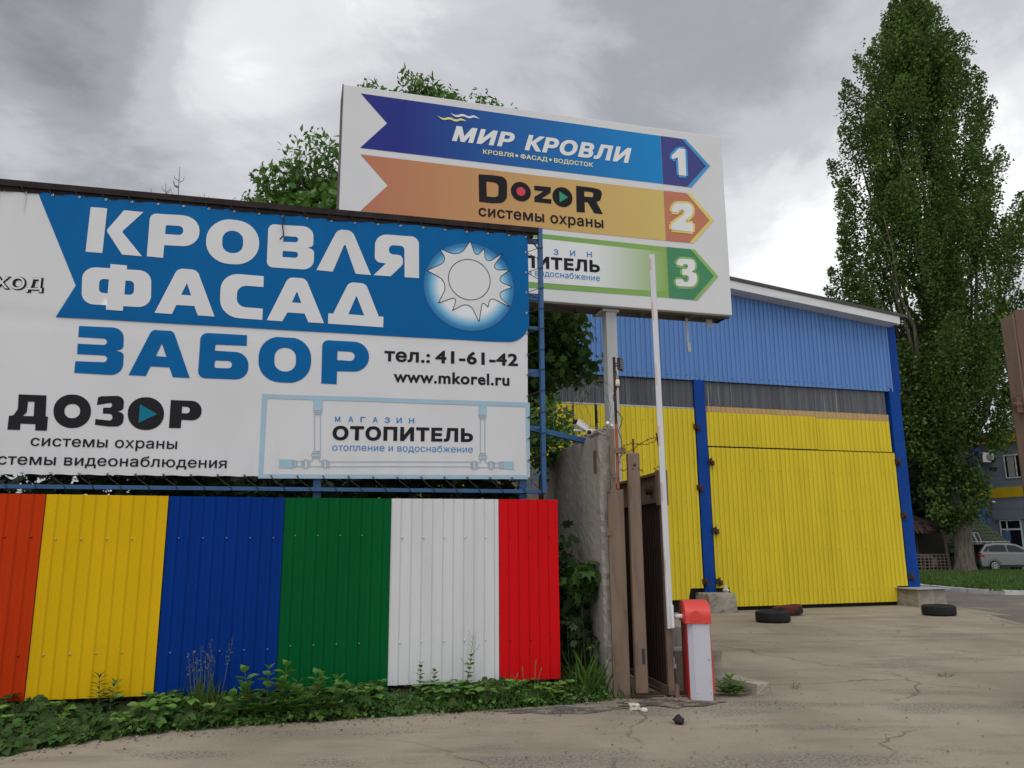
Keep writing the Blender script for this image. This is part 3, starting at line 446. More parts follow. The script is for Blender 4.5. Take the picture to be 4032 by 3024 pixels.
# ================================================================ ground
def ground_material():
    m = bpy.data.materials.new('dusty_concrete'); m.use_nodes = True; t = m.node_tree; b = t.nodes['Principled BSDF']; b.inputs['Roughness'].default_value = .92; b.inputs['Specular IOR Level'].default_value = .2
    L = t.links.new
    g = t.nodes.new('ShaderNodeNewGeometry')
    def noise(scale, st=(1, 1, 1), detail=8, rg=.6, loc=(0, 0, 0), rot=0.0, dist=0.0):
        mp = t.nodes.new('ShaderNodeMapping'); mp.inputs['Scale'].default_value = st; mp.inputs['Location'].default_value = loc; mp.inputs['Rotation'].default_value = (0, 0, rot); L(g.outputs['Position'], mp.inputs['Vector'])
        n = t.nodes.new('ShaderNodeTexNoise'); n.inputs['Scale'].default_value = scale; n.inputs['Detail'].default_value = detail; n.inputs['Roughness'].default_value = rg; n.inputs['Distortion'].default_value = dist; L(mp.outputs[0], n.inputs['Vector']); return n.outputs['Fac']
    def rng(f, a, c, lo=0.0, hi=1.0):
        n = t.nodes.new('ShaderNodeMapRange'); n.interpolation_type = 'SMOOTHSTEP'; L(f, n.inputs[0])
        for i, v in enumerate((a, c, lo, hi)): n.inputs[i + 1].default_value = v
        return n.outputs[0]
    def mixc(f, a, c):
        n = t.nodes.new('ShaderNodeMix'); n.data_type = 'RGBA'; L(f, n.inputs[0])
        for i, v in ((6, a), (7, c)):
            if isinstance(v, tuple): n.inputs[i].default_value = (*v, 1)
            else: L(v, n.inputs[i])
        return n.outputs[2]
    def math_(op, a, c):
        n = t.nodes.new('ShaderNodeMath'); n.operation = op
        for i, v in ((0, a), (1, c)):
            if isinstance(v, (int, float)): n.inputs[i].default_value = v
            else: L(v, n.inputs[i])
        return n.outputs[0]
    c = mixc(rng(noise(.55, (1, .6, 1), rot=.25), .3, .72), (.240, .206, .156), (.352, .303, .234))
    c = mixc(rng(noise(1.7, (.35, 1.6, 1), rot=.3, loc=(3, 8, 0)), .52, .74, 0, .55), c, (.175, .148, .115))   # drifts of darker dust along the wheel tracks
    grit = noise(38, detail=4, rg=.7); worn = math_('MULTIPLY', rng(noise(.9, (.5, 1.5, 1), loc=(9, 1, 0), rot=.2), .50, .62), rng(grit, .46, .58))
    c = mixc(math_('MULTIPLY', worn, .9), c, (.115, .11, .105))          # bare asphalt showing through the dust
    c = mixc(rng(noise(70, detail=3, rg=.8, loc=(1, 2, 3)), .60, .70, 0, .75), c, (.12, .10, .085))
    c = mixc(rng(noise(55, detail=2, rg=.8, loc=(7, 2, 9)), .68, .76, 0, .5), c, (.48, .43, .36))
    # cracks
    mp = t.nodes.new('ShaderNodeMapping'); mp.inputs['Rotation'].default_value = (0, 0, .5); L(g.outputs['Position'], mp.inputs['Vector'])
    nz = t.nodes.new('ShaderNodeTexNoise'); nz.inputs['Scale'].default_value = 1.4; nz.inputs['Detail'].default_value = 6; L(mp.outputs[0], nz.inputs['Vector'])
    ad = t.nodes.new('ShaderNodeVectorMath'); ad.operation = 'MULTIPLY_ADD'; L(nz.outputs['Color'], ad.inputs[0]); ad.inputs[1].default_value = (.9, .9, 0); L(mp.outputs[0], ad.inputs[2])
    vo = t.nodes.new('ShaderNodeTexVoronoi'); vo.feature = 'DISTANCE_TO_EDGE'; vo.inputs['Scale'].default_value = .26; L(ad.outputs[0], vo.inputs['Vector'])
    crack = math_('MULTIPLY', rng(vo.outputs['Distance'], .0, .005, 1, 0), rng(noise(.4, loc=(2, 2, 2)), .42, .6))
    c = mixc(math_('MULTIPLY', crack, .36), c, (.075, .065, .055))
    L(c, b.inputs['Base Color'])
    hgt = math_('ADD', math_('MULTIPLY', grit, .5), math_('ADD', noise(6, detail=6), math_('MULTIPLY', crack, -1.5)))
    bn = t.nodes.new('ShaderNodeBump'); bn.inputs['Strength'].default_value = .8; bn.inputs['Distance'].default_value = .02; L(hgt, bn.inputs['Height']); L(bn.outputs[0], b.inputs['Normal'])
    return m
M['ground'] = ground_material()
gm = MB()
xs = sorted(set([-400, -120, -40, -20] + [x * .5 for x in range(-24, 41)] + [26, 40, 120, 400])); ys = sorted(set([-60, -20, -8] + [y * .5 for y in range(-8, 61)] + [40, 60, 120, 500]))
def gz(x, y): return .012 * math.sin(x * 1.3 + .7 * y) * math.sin(y * .9 - .4 * x) if False else 0.0
gm.add([(x, y, gz(x, y)) for y in ys for x in xs], [(j * len(xs) + i, j * len(xs) + i + 1, (j + 1) * len(xs) + i + 1, (j + 1) * len(xs) + i) for j in range(len(ys) - 1) for i in range(len(xs) - 1)], 0, True)
tag(gm.build('ground', M['ground']), kind='structure')
M['asphalt'] = mat('asphalt', (.150, .129, .106), .9, var=.2, vs=.8, bump=.4, bs=60, col2=(.25, .22, .18), c2=(.5, .75), c2s=.7, spec=.25)
asp = MB()
asp.v = [(10.9, 19.0, .004), (11.4, 18.9, .004), (10.35, 16.8, .004), (10.6, 14.5, .004), (60, 14.5, .004), (60, 62, .004), (12.6, 62, .004), (11.6, 24, .004)]; asp.f = [(0, 1, 2), (1, 4, 3, 2), (1, 7, 5, 4), (7, 6, 5)]; asp.mi = [0] * 4; asp.sm = [False] * 4
tag(asp.build('road', M['asphalt']), kind='structure')
# dark patch of tar beside the verge
tar = MB(); k = 60
tar.add([(.50 + (1.0 + .16 * math.sin(3 * a) + .10 * math.sin(7 * a + 1) + .07 * math.sin(11 * a)) * .62 * math.cos(a), 8.47 + (1 + .25 * math.sin(4 * a + 1) + .15 * math.sin(9 * a)) * .16 * math.sin(a) + .06 * math.cos(a), .004) for a in [2 * math.pi * i / k for i in range(k)]], [tuple(range(k))])
tag(tar.build('asphalt_patch', mat('tar_patch', (.105, .098, .092), .95, var=.3, vs=7, bump=.5, bs=60, col2=(.25, .215, .17), c2=(.5, .66), c2s=5, spec=.2)), kind='structure')

soilp = MB(); k = 60
soilp.add([(1.55 + (1.0 + .2 * math.sin(3 * a + 2) + .12 * math.sin(7 * a) + .08 * math.sin(13 * a)) * .52 * math.cos(a), 8.80 + (1 + .25 * math.sin(4 * a) + .15 * math.sin(9 * a + 2)) * .22 * math.sin(a), .008) for a in [2 * math.pi * i / k for i in range(k)]], [tuple(range(k))])
tag(soilp.build('dirt_ground', mat('dark_dirt', (.10, .088, .072), .95, var=.4, vs=9, bump=.7, bs=40, col2=(.24, .20, .155), c2=(.46, .6), c2s=6, spec=.15)), kind='structure')

# kerb and lawn at the back
KP = [(15.15, 33.0), (15.0, 30.5), (14.95, 28.9), (15.05, 27.8), (15.3, 26.9), (15.62, 26.3), (16.3, 26.0), (19, 25.75), (24, 25.5), (32, 25.2)]
M['kerb'] = mat('whitewashed_kerb', (.55, .54, .51), .85, var=.15, vs=1.5, col2=(.25, .22, .18), c2=(.55, .72), c2s=3, bump=.3, bs=20)
kb = MB()
for i in range(len(KP) - 1):
    a, b_ = Vector((*KP[i], 0)), Vector((*KP[i + 1], 0)); d = (b_ - a).normalized(); n = Vector((-d.y, d.x, 0)); L_ = (b_ - a).length; k = max(1, round(L_ / 1.0))
    for j in range(k):
        p, q = a + d * (L_ * j / k + .012), a + d * (L_ * (j + 1) / k - .012); hgt = .15 + random.uniform(-.012, .012)
        vs = [p, q, q + n * .16, p + n * .16]; kb.add([(v.x, v.y, z) for z in (0, hgt) for v in vs], [(0, 1, 2, 3), (4, 5, 6, 7), (0, 1, 5, 4), (1, 2, 6, 5), (2, 3, 7, 6), (3, 0, 4, 7)])
tag(kb.build('kerb', M['kerb']), kind='structure')
M['soil'] = mat('lawn_soil', (.06, .075, .025), .95, var=.3, vs=1)
lw = MB(); inner = [(x + .2 if i < 6 else x, y + (.25 if i >= 5 else 0)) for i, (x, y) in enumerate(KP)]
outer = [(15.2 + i * 3, 46.5) for i in range(len(KP))]
vs = [(x, y, .125) for x, y in inner] + [(x, y, .13) for x, y in outer]; n_ = len(KP)
lw.add(vs, [(i, i + 1, n_ + i + 1, n_ + i) for i in range(n_ - 1)]); tag(lw.build('lawn', M['soil']), kind='structure')
def blade_mesh(n, fn, hmin, hmax):
    P = np.array([fn() for _ in range(n)]); ax = rand_dirs(n, .5, 1); return leaves_mesh('blades', P, ax, RNG.uniform(hmin, hmax, n), BLADE)
def lawn_pt():
    while True:
        y = random.uniform(25.9, 45.5) ; x = y * random.uniform(.47, .68)
        if x > 15.35 and (y > 26.3 or x > 16.2): return (x, y, .12)
BLADE_W = ([(-.09, 0, 0), (.09, 0, 0), (.06, .55, .06), (0, 1, .25), (-.06, .55, .06)], [(0, 1, 2, 4), (4, 2, 3)])
P = np.array([lawn_pt() for _ in range(26000)]); me = leaves_mesh('grass', P, rand_dirs(26000, .35, 1), RNG.uniform(.09, .2, 26000), BLADE_W)
tag(link('grass', me, M['grass']), 'short green lawn grass behind the white kerb', 'grass', kind='stuff')

# ================================================================ warehouse
WH = empty('warehouse', (5.49, 20.8, 0), R(16.806), 'blue and yellow corrugated metal warehouse with two tall yellow gates and a low pitched roof', 'warehouse')
U0, U1 = -14.0, 5.62
def eave(u): return 7.86 + (5.8 - u) * .108 if u > -5 else 7.86 + 10.8 * .108 - (-5 - u) * .108
mb = MB(); corr(mb, U0, U1, 5.86, 8, .139, .034, .42, .10, top=eave, y=-.02)
mb.build('upper_cladding', M['clad_blue'], WH)
scm = MB().lathe([(0, -.012), (.012, -.01), (.014, 0)], (0, 0, 0), 6, axis='y').mesh('screw'); scm.materials.append(M['black'])
def put(name, me, parent, loc):
    o_ = bpy.data.objects.new(name, me); COL.objects.link(o_); o_.parent = parent; o_.location = loc; return o_
for u in np.arange(-3.6, 5.6, .278): put('cladding_screw', scm, WH, (u + .118, -.055, 5.97))
mb = MB(); corr(mb, -.47, 5.36, 5.05, 5.90, .056, .02, wave=True, y=.05); corr(mb, -9, -.78, 5.1, 5.90, .056, .02, wave=True, y=.05); mb.build('smoky_window_strip', M['sheet_clear'], WH)
mb = MB(); mb.box(-9, -.78, .0, .03, 5.09, 5.13); mb.build('strip_rail', M['galv'], WH)
mb = MB(); corr(mb, -.47, 5.36, 5.0, 5.19, .139, .03, .45, .14, y=.02, bot=lambda u: 5.04 - (u + .47) * .012); mb.build('tan_flashing', M['tan'], WH)
# body behind the sheets
mb = MB(); mb.prism([(U0, 0), (5.7, 0), (5.7, 7.8), (-5, 8.9), (U0, 7.9)], .14, 24); mb.build('wall', M['dark'], WH)
mb = MB(); corr(mb, .2, 24, .3, 7.8, .139, .03, .45, .14); o = mb.build('side_cladding', M['clad_blue'], WH, (5.74, 0, 0), R(90))
# gates
grm = MB().lathe([(0, -.01), (.008, -.009), (.009, 0)], (0, 0, 0), 6, axis='y').mesh('screw'); grm.materials.append(M['rust'])
def gate(name, u0, u1, z0, z1, notch_l, notch_r, seams, zsplit=None):
    def bot(u):
        z = z0
        if u < u0 + notch_l[0]: z = notch_l[1]
        if u > u1 - notch_r[0]: z = notch_r[1]
        return z
    m_ = MB(); xs_ = [u0] + seams + [u1]
    for a, b_ in zip(xs_[:-1], xs_[1:]):
        corr(m_, a, b_ - .004, z0, z1, .139, .036, .46, .08, bot=bot, rows=14, wob=.006)
    g = m_.build(name, M['clad_yellow'], WH, (0, -.03, 0))
    for z in np.arange(z0 + .35, z1, 1.02):
        for u in np.arange(u0 + .104, u1, .278):
            if z > bot(u) + .05: put('screw', grm, g, (u, -.036, z))
    return g
g1 = gate('gate_leaf', -.44, 5.42, .10, 4.10, (.36, .56), (.40, .50), [1.62, 2.99, 4.4])
g2 = gate('gate_leaf', -3.52, -.82, .30, 5.08, (0, 0), (.37, .57), [-2.2]); g2['label'] = 'full height yellow gate leaf left of the blue column'
mb = MB(); corr(mb, -.44, 2.92, 4.14, 5.03, .139, .034, .46, .08, rows=4, wob=.004); corr(mb, 2.93, 5.36, 4.13, 4.99, .139, .034, .46, .08, rows=4, wob=.004); mb.build('fixed_panel', M['clad_yellow'], WH, (0, -.012, 0))
mb = MB(); corr(mb, -9, -3.6, .3, 5.08, .139, .022, .46, .12); mb.build('fixed_panel', M['clad_yellow'], WH, (0, -.02, 0))
mb = MB(); mb.box(-.46, 5.44, .0, .03, 4.085, 4.15); mb.box(-9, -.78, .0, .06, 5.06, 5.1); mb.box(-3.6, -3.53, -.02, .06, .3, 5.1); mb.box(-.82, -.78, -.02, .06, .5, 5.1); mb.box(-9, 5.4, .05, .12, .0, .6); mb.build('gap_trim', M['dark'], WH)
# columns, dented like the real ones
def column(u0, u1, z0, z1, label):
    m_ = MB(); nz = 22; vs = []
    prof = [(u0, .14), (u0, -.05), ((u0 + u1) / 2, -.052), (u1, -.05), (u1, .14)]
    for j in range(nz + 1):
        z = z0 + (z1 - z0) * j / nz
        for i, (u, y) in enumerate(prof):
            dn = .02 * math.sin(z * 3.1 + u) * math.sin(z * 1.3 + i) if z < 4.5 and 0 < i < 4 else 0
            vs.append((u + dn * .5, y + dn, z))
    k = len(prof); m_.add(vs, [(j * k + i, j * k + i + 1, (j + 1) * k + i + 1, (j + 1) * k + i) for j in range(nz) for i in range(k - 1)], 0, False)
    c_ = m_.build('column', M['col_blue'], WH); c_['label'] = label; return c_
column(-.775, -.47, .47, 5.88, 'dented blue column between the two gates')
column(5.44, 5.80, .42, 5.95, 'blue corner column')
mb = MB(); mb.prism([(5.60, 5.9), (5.86, 5.9), (5.86, 7.84), (5.60, 7.87)], -.055, .2); mb.build('corner_trim', M['col_blue'], WH)
def hinge(u, z):
    m_ = MB(); m_.box(u - .07, u + .03, -.10, -.055, z - .06, z + .07); m_.box(u + .03, u + .10, -.12, -.055, z - .09, z + .03); m_.lathe([(0, -.1), (.024, -.1), (.024, .1), (0, .1)], (u + .02, -.11, z), 8); return m_
for u, z in ((5.44, 3.86), (5.46, 2.38), (5.50, .74), (-.44, 3.72), (-.42, 1.98), (-.40, .72), (-.80, 4.62), (-.80, 3.05), (-.78, .72)):
    hinge(u, z).build('hinge', M['rust'], WH)
# roof
mb = MB()
def rs(u, dz): return (u, eave(u) + dz)
mb.prism([rs(5.98, .10), rs(-5, .12), rs(U0 - .5, .1), rs(U0 - .5, .18), rs(-5, .22), rs(5.98, .19)], -.48, 25); mb.build('roof', M['roof'], WH)
mb = MB(); mb.prism([rs(5.70, -.12), rs(-5, -.12), rs(-5, .11), rs(5.70, .10)], -.455, -.42); mb.prism([rs(5.66, -.12), rs(-5, -.12), rs(-5, -.085), rs(5.66, -.085)], -.42, 0.0); mb.build('fascia_board', M['white_board'], WH)
# footing blocks belong to the columns
def rough_block(m_, x0, x1, y0, y1, z0, z1, amp=.018, n=7, seed=1):
    r_ = random.Random(seed); g_ = {}
    def P_(i, j, k_):
        key = (i, j, k_)
        if key not in g_:
            x, y, z = x0 + (x1 - x0) * i / n, y0 + (y1 - y0) * j / n, z0 + (z1 - z0) * k_ / n
            e = sum(q in (0, n) for q in (i, j, k_)); a = amp * (1.0 + .9 * (e >= 2))
            cx, cy, cz = (x0 + x1) / 2, (y0 + y1) / 2, (z0 + z1) / 2; v = Vector((cx - x, cy - y, (cz - z) if k_ else 0)); v = v.normalized() * r_.uniform(0, a) if v.length else v
            g_[key] = (x + v.x, y + v.y, z + v.z)
        return g_[key]
    for ax in range(3):
        for side in (0, n):
            for a in range(n):
                for b_ in range(n):
                    q = []
                    for da, db in ((0, 0), (1, 0), (1, 1), (0, 1)):
                        ijk = [0, 0, 0]; ijk[ax] = side; ijk[(ax + 1) % 3] = a + da; ijk[(ax + 2) % 3] = b_ + db; q.append(P_(*ijk))
                    m_.add(q, [(0, 1, 2, 3)])
    return m_
def block(name, parent, *a, m=None, seed=1, amp=.018, loc=(0, 0, 0), rz=0):
    m_ = rough_block(MB(), *a, amp=amp, seed=seed); o_ = m_.build(name, m or M['concrete_block'], parent, loc, rz)
    bm = bmesh.new(); bm.from_mesh(o_.data); bmesh.ops.remove_doubles(bm, verts=bm.verts, dist=1e-5); bmesh.ops.recalc_face_normals(bm, faces=bm.faces); bm.to_mesh(o_.data); bm.free(); return o_
block('footing', WH, -1.0, -.22, -.60, .12, 0, .47, seed=4, amp=.02)
block('footing', WH, 5.05, 5.98, -.74, .12, 0, .43, seed=5, amp=.012)
mb = MB(); mb.prism([(4.95, -.85), (6.1, -.80), (6.05, .14), (5.0, .14)], .44, .462, axes='xy'); mb.build('footing_slab', M['galv'], WH)
def stone(name, loc, r, m, label, seed, squash=.7, cat='stone', group=None):
    bm = bmesh.new(); bmesh.ops.create_icosphere(bm, subdivisions=2, radius=r); rr = random.Random(seed); ph = [rr.uniform(0, 6) for _ in range(6)]
    for v in bm.verts:
        d = v.co.normalized(); k = 1 + .22 * math.sin(d.x * 4 + ph[0]) + .18 * math.sin(d.y * 5 + ph[1]) + .15 * math.sin(d.z * 6 + ph[2]) + rr.uniform(-.07, .07)
        v.co = d * r * k; v.co.z *= squash
    me = bpy.data.meshes.new(name); bm.to_mesh(me); bm.free()
    o = link(name, me, m, None, (loc[0], loc[1], loc[2] + r * squash * .75)); return tag(o, label, cat, group)
M['lime'] = mat('pale_limestone', (.55, .51, .44), .9, var=.2, vs=20); M['lump'] = mat('black_lump', (.012, .012, .012), .9, var=.3); M['sandstone'] = mat('sandstone', (.42, .31, .17), .9, var=.2, vs=20)
whl = Matrix.Translation((5.49, 20.8, 0)) @ Matrix.Rotation(R(16.806), 4, 'Z')
p = whl @ Vector((-.34, -.30, .45)); stone('stone', p, .085, M['lime'], 'pale rounded stone set on the concrete footing beside the blue column', 3, 1.1)
stone('stone', (1.2, 8.49, 0), .055, M['lime'], 'whitish stone in the dirt at the foot of the brown steel post', 5)
stone('stone', (1.28, 8.38, 0), .032, M['lime'], 'small white stone just in front of the bigger whitish stone by the brown post', 6)
stone('lump', (1.51, 7.83, 0), .06, M['lump'], 'black lump lying on the ground in front of the brown gate', 8, .7, 'lump')
stone('stone', (-2.98, 7.85, 0), .04, M['sandstone'], 'yellowish stone at the edge of the weeds under the blue fence panel', 9)

# ================================================================ coloured fence
FE = empty('corrugated_fence', (-4.8003, 7.9, 0), R(14.0443), 'low corrugated metal fence in orange, yellow, blue, green, white and red panels', 'fence')
FC = [('orange', (.46, .036, .004), -.93, .200), ('yellow', (.62, .39, .006), .205, 1.330), ('blue', (.001, .030, .200), 1.335, 2.470), ('green', (.001, .090, .022), 2.475, 3.585), ('white', (.60, .605, .61), 3.59, 4.780), ('red', (.56, .006, .009), 4.785, 5.468)]
scol = {'orange': (.2, .03, .02), 'yellow': (.42, .38, .22), 'blue': (.09, .16, .34), 'green': (.09, .26, .16), 'white': (.62, .62, .62), 'red': (.12, .02, .02)}
for i, (nm, c, a, b_) in enumerate(FC):
    m_ = MB(); corr(m_, a, b_, .2, 2.13, .115, .013, .44, .15, y=-.003 * (i % 2), bot=lambda u: .222 - .0062 * u, top=lambda u: 2.148 - .0075 * min(u, 2.5) , rows=4, wob=.004)
    pn = m_.build('panel', opaque('fence_' + nm, c), FE); pn['label'] = nm + ' corrugated panel'
    fsm = MB().lathe([(0, -.012), (.008, -.011), (.010, 0)], (0, 0, 0), 8, axis='y').mesh('screw'); fsm.materials.append(mat('screw_' + nm, scol[nm], .35, .3))
    for z in (.62, 1.72):
        u = a + .175
        while u < b_ - .03:
            put('screw', fsm, pn, (u - .055, -.001, z + .015 * math.sin(i * 2.1 + z))); u += .23
for z in (.62, 1.72):
    MB().box(-.93, 5.4, .012, .05, z - .02, z + .02).build('rail', M['rust'], FE)
for u in (.2025, 1.3325, 2.4725, 3.5875, 4.7825): MB().box(u - .03, u + .03, .006, .011, .21, 2.12).build('gap_block_strip', M['dark'], FE)  # dark strips added so no bright sky shows through the panel joints
for u in (-.4, 2.2, 4.9):
    MB().box(u, u + .06, .05, .11, 0, 2.1).build('post', M['rust'], FE)

# ================================================================ banner frame and banner
BFx, BFy, BFr = -4.8609, 8.1425, R(14.0443)
BF = empty('banner_stand', (BFx, BFy, 0), BFr, 'blue steel frame with a rusty top rail holding the big banner above the coloured fence', 'billboard frame')
MB().box(-3.3, 5.36, -.03, .05, 5.445, 5.515).build('top_rail', M['rail_dark'], BF)
MB().box(-3.3, 5.30, -.005, .055, 5.395, 5.44).box(2.78, 3.03, -.012, .0, 5.385, 5.44).build('inner_rail', M['rail_dark'], BF)
MB().box(-3.3, 5.414, -.03, .05, 2.216, 2.258).build('bottom_rail', M['frame_blue'], BF)
MB().box(5.362, 5.412, -.03, .04, 2.258, 5.515).build('post', M['frame_blue'], BF)
for u in (-.9, 2.755, 5.11):
    MB().box(u, u + .085, .06, .14, 0, 5.4).build('post', M['frame_blue'], BF)
for za, zb in ((5.33, 5.39), (4.58, 4.67), (4.21, 4.25), (3.62, 3.71), (2.98, 3.02)):
    MB().box(5.0, 5.36, .03, .08, za, zb).build('rung', M['frame_blue'], BF)
MB().bar((5.17, .02, 2.26), (5.36, .02, 2.47), .022, .022).build('strut', M['frame_blue'], BF)
bfm = Matrix.Translation((BFx, BFy, 0)) @ Matrix.Rotation(BFr, 4, 'Z'); bfi = bfm.inverted()
MB().bar((5.2, .06, 3.0), bfi @ Vector((.93, 9.75, 2.86)), .07, .06).build('brace', M['frame_blue'], BF)

BN = empty('banner', (BFx, BFy, 0), BFr, 'large white and blue printed advertising banner laced into the blue steel frame', 'banner')
def drape(u, z):
    t = (z - 2.38) / 3.03
    w_ = .010 * math.sin(u * 1.9 + z * .6) * math.sin(z * 1.5 + .5) + .004 * math.sin(u * 5.1 + z * 2)
    e = max(0, t - .86) / .14; w_ += .006 * e * math.sin((u + .388) * 2 * math.pi / .267)
    e = max(0, .12 - t) / .12; w_ += .008 * e * math.sin((u + .113) * 2 * math.pi / .27)
    w_ += .014 * math.exp(-((z - 3.98 + .004 * u) / .045) ** 2)
    w_ += -.010 * math.exp(-((u - 2.95) / .12) ** 2 - ((z - 5.3) / .08) ** 2)
    return w_
art = Art(); us = [-3.2 + i * .03 for i in range(284)]
def topz(u): return 5.408 + .004 * math.sin((u + .388) * 2 * math.pi / .267 + math.pi / 2) - .012 * max(0, 1 - abs(u - 2.9) / .8)
def botz(u): return 2.362 + .0045 * u + .004 * math.sin((u + .113) * 2 * math.pi / .27)
art.shapes([[[(u, botz(u)) for u in us if u < 5.2] + [(5.219, 2.38)] + [(5.205, 3.4), (5.212, 4.3), (5.228, 5.415)] + [(u, topz(u)) for u in reversed(us) if u < 5.2]]])
cv = art.build('canvas', M['banner_white'], BN, 0, drape, .089)
def bart(name, shapes, m, y, parent=BN, grid=.089):
    return Art().shapes(shapes).build(name, m, parent, y, drape, grid)
fl = BANNER['field'][0][0]; bart('blue_field', [[[fl[0][:1] + (topz(fl[0][0]),)] + fl[1:-1] + [(5.226, topz(5.19))] + [(u, topz(u)) for u in reversed(us) if fl[0][0] + .02 < u < 5.2]]], M['banner_blue'], -.004)
bart('headline', BANNER['big_white'], M['sign_white'], -.008); bart('headline', BANNER['big_blue'], M['banner_blue'], -.004)
a = Art().shapes(BANNER['dozor'][:4]).shapes(BANNER['dozor'][4:]); a.build('company_lettering', M['ink_black'], BN, -.004, drape, .089)
bart('play_mark', BANNER['tri'], M['ink_teal'], -.008)
# sun emblem: printed halo, ray star, disc outline
hm = bpy.data.materials.new('sun_halo'); hm.use_nodes = True; t = hm.node_tree; b = t.nodes['Principled BSDF']; b.inputs['Roughness'].default_value = .5
tcn = t.nodes.new('ShaderNodeTexCoord'); vm = t.nodes.new('ShaderNodeVectorMath'); vm.operation = 'DISTANCE'; mp = t.nodes.new('ShaderNodeMapping'); mp.inputs['Scale'].default_value = (1, 0, 1); t.links.new(tcn.outputs['Object'], mp.inputs['Vector']); t.links.new(mp.outputs[0], vm.inputs[0]); SC = BANNER['sun_c']; SR = BANNER['sun_r']; vm.inputs[1].default_value = (SC[0], 0, SC[1])
rp = t.nodes.new('ShaderNodeValToRGB'); mr = t.nodes.new('ShaderNodeMapRange'); mr.inputs[2].default_value = SR; t.links.new(vm.outputs['Value'], mr.inputs[0]); t.links.new(mr.outputs[0], rp.inputs[0]); t.links.new(rp.outputs[0], b.inputs['Base Color'])
e = rp.color_ramp.elements; e[0].position = .66; e[0].color = (.70, .72, .74, 1); e[1].position = 1; e[1].color = (.004, .112, .315, 1); q = e.new(.82); q.color = (.16, .42, .62, 1); q = e.new(.92); q.color = (.010, .20, .42, 1)
Art().circle(SC, SR).build('sun_halo', hm, BN, -.008, drape, .089)
star = roundpoly(BANNER['star'][0][0])
Art().shapes([[[tuple(p) for p in star]]]).build('sun_rays', M['sign_white'], BN, -.010, drape, .089)
Art().line([tuple(p) for p in star] + [tuple(star[0])], .0075).build('sun_outline', M['ink_black'], BN, -.0125, drape, .089)
Art().circle(BANNER['disc_c'], BANNER['disc_r'], 56, BANNER['disc_r'] - .0085).build('sun_outline', M['ink_black'], BN, -.0125, drape, .089)
bart('pipe_border', BANNER['pipe'], M['ink_pipe'], -.004); bart('pipe_drawing', BANNER['pipe_line'], M['ink_pipe_line'], -.0065)
for tx in BANNER['txt_black']: Art().text(tx).build('lettering', M['ink_black'], BN, -.004, drape, .089)
a = Art()
for tx in BANNER['txt_blue'][:1]: a.text(tx)
a.build('lettering', M['ink_sky'], BN, -.004, drape, .089)
a = Art()
for tx in BANNER['txt_blue'][1:]: a.text(tx)
a.build('lettering', M['ink_sky'], BN, -.004, drape, .089)
tx = BANNER['txt_outline'][0]; Art().text(tx, .022).build('outline_lettering', M['ink_black'], BN, -.004, drape, .089); Art().text(tx[:7] + (.005, 0), 0).build('outline_lettering', M['sign_white'], BN, -.008, drape, .089)
a = Art()
for u_, zt, zb, wd in ((-.388, 5.36, 5.15, .02), (-.65, 5.36, 5.0, .018)):
    if zt > zb: a.shapes([[[(u_ - wd / 2, zt), (u_ + wd / 2, zt), (u_ + wd * .3, (zt + zb) / 2), (u_ + .003, zb), (u_ - wd * .25, (zt + zb) / 2)]]])
a.build('rust_streak', mat('rust_streak', (.56, .53, .46), .6, var=.1), BN, -.0095, drape, .089)
# grommets and lacing
GT = [-.92, -.65, -.388, -.123, .142, .406, .674, .944, 1.21, 1.478, 1.749, 2.021, 2.29, 2.558, 2.836, 3.107, 3.379, 3.645, 3.917, 4.184, 4.453, 4.717, 4.985, 5.202]
GB = [-.92, -.65, -.38, -.113, .151, .415, .681, .949, 1.221, 1.491, 1.761, 2.032, 2.306, 2.581, 2.855, 3.128, 3.396, 3.666, 3.938, 4.202, 4.469, 4.735, 4.998, 5.205]
GS = [5.183, 4.919, 4.661, 4.398, 4.145, 3.882, 3.634, 3.377, 3.115, 2.863, 2.606]
lc = MB(); grom = MB().lathe([(.0055, -.004), (.008, -.008), (.013, -.006), (.015, 0)], (0, 0, 0), 10, axis='y').mesh('grommet'); grom.materials.append(M['metal'])
def gro(u, z): put('grommet', grom, BN, (u, drape(u, z) - .006, z))
gtz = [5.388 - .012 * max(0, 1 - abs(u - 2.9) / .8) for u in GT]
for u, z in zip(GT, gtz): gro(u, z)
for u in GB: gro(u, 2.376 + .0045 * u)
for z in GS: gro(5.202, z)
def cordp(a, b, r=.0045): a, b = Vector(a), Vector(b); lc.tube([a, (a + b) / 2 + Vector((0, -.006, -.004)), b], r, 5)
for i, (u, z) in enumerate(zip(GT, gtz)):
    cordp((u, -.012, z), (u - .045, -.036, 5.455)); cordp((u - .045, -.036, 5.455), (u - .06, .02, 5.52)); cordp((u + .02, .01, z), (u + .085, .05, 5.45))
for u in GB:
    z = 2.376 + .0045 * u; cordp((u, -.014, z), (u + .03, -.01, z - .05)); cordp((u + .03, -.01, z - .05), (u + .14, -.036, 2.255)); cordp((u + .14, -.036, 2.255), (u + .155, -.036, 2.216))
for z in GS:
    cordp((5.202, -.014, z), (5.36, -.034, z + .06)); cordp((5.202, -.01, z), (5.36, .04, z - .05)); cordp((5.36, -.036, z + .06), (5.414, -.034, z + .075))
lc.tube([(2.29, -.02, 5.40), (2.30, -.026, 5.34), (2.285, -.025, 5.28), (2.30, -.03, 5.19), (2.305, -.03, 5.13), (2.27, -.03, 5.085)], .008, 6)
lc.tube([(5.21, -.014, 5.41), (5.30, -.02, 5.30), (5.355, -.035, 5.22)], .009, 6)
lc.build('lacing_cord', M['cord'], BN)

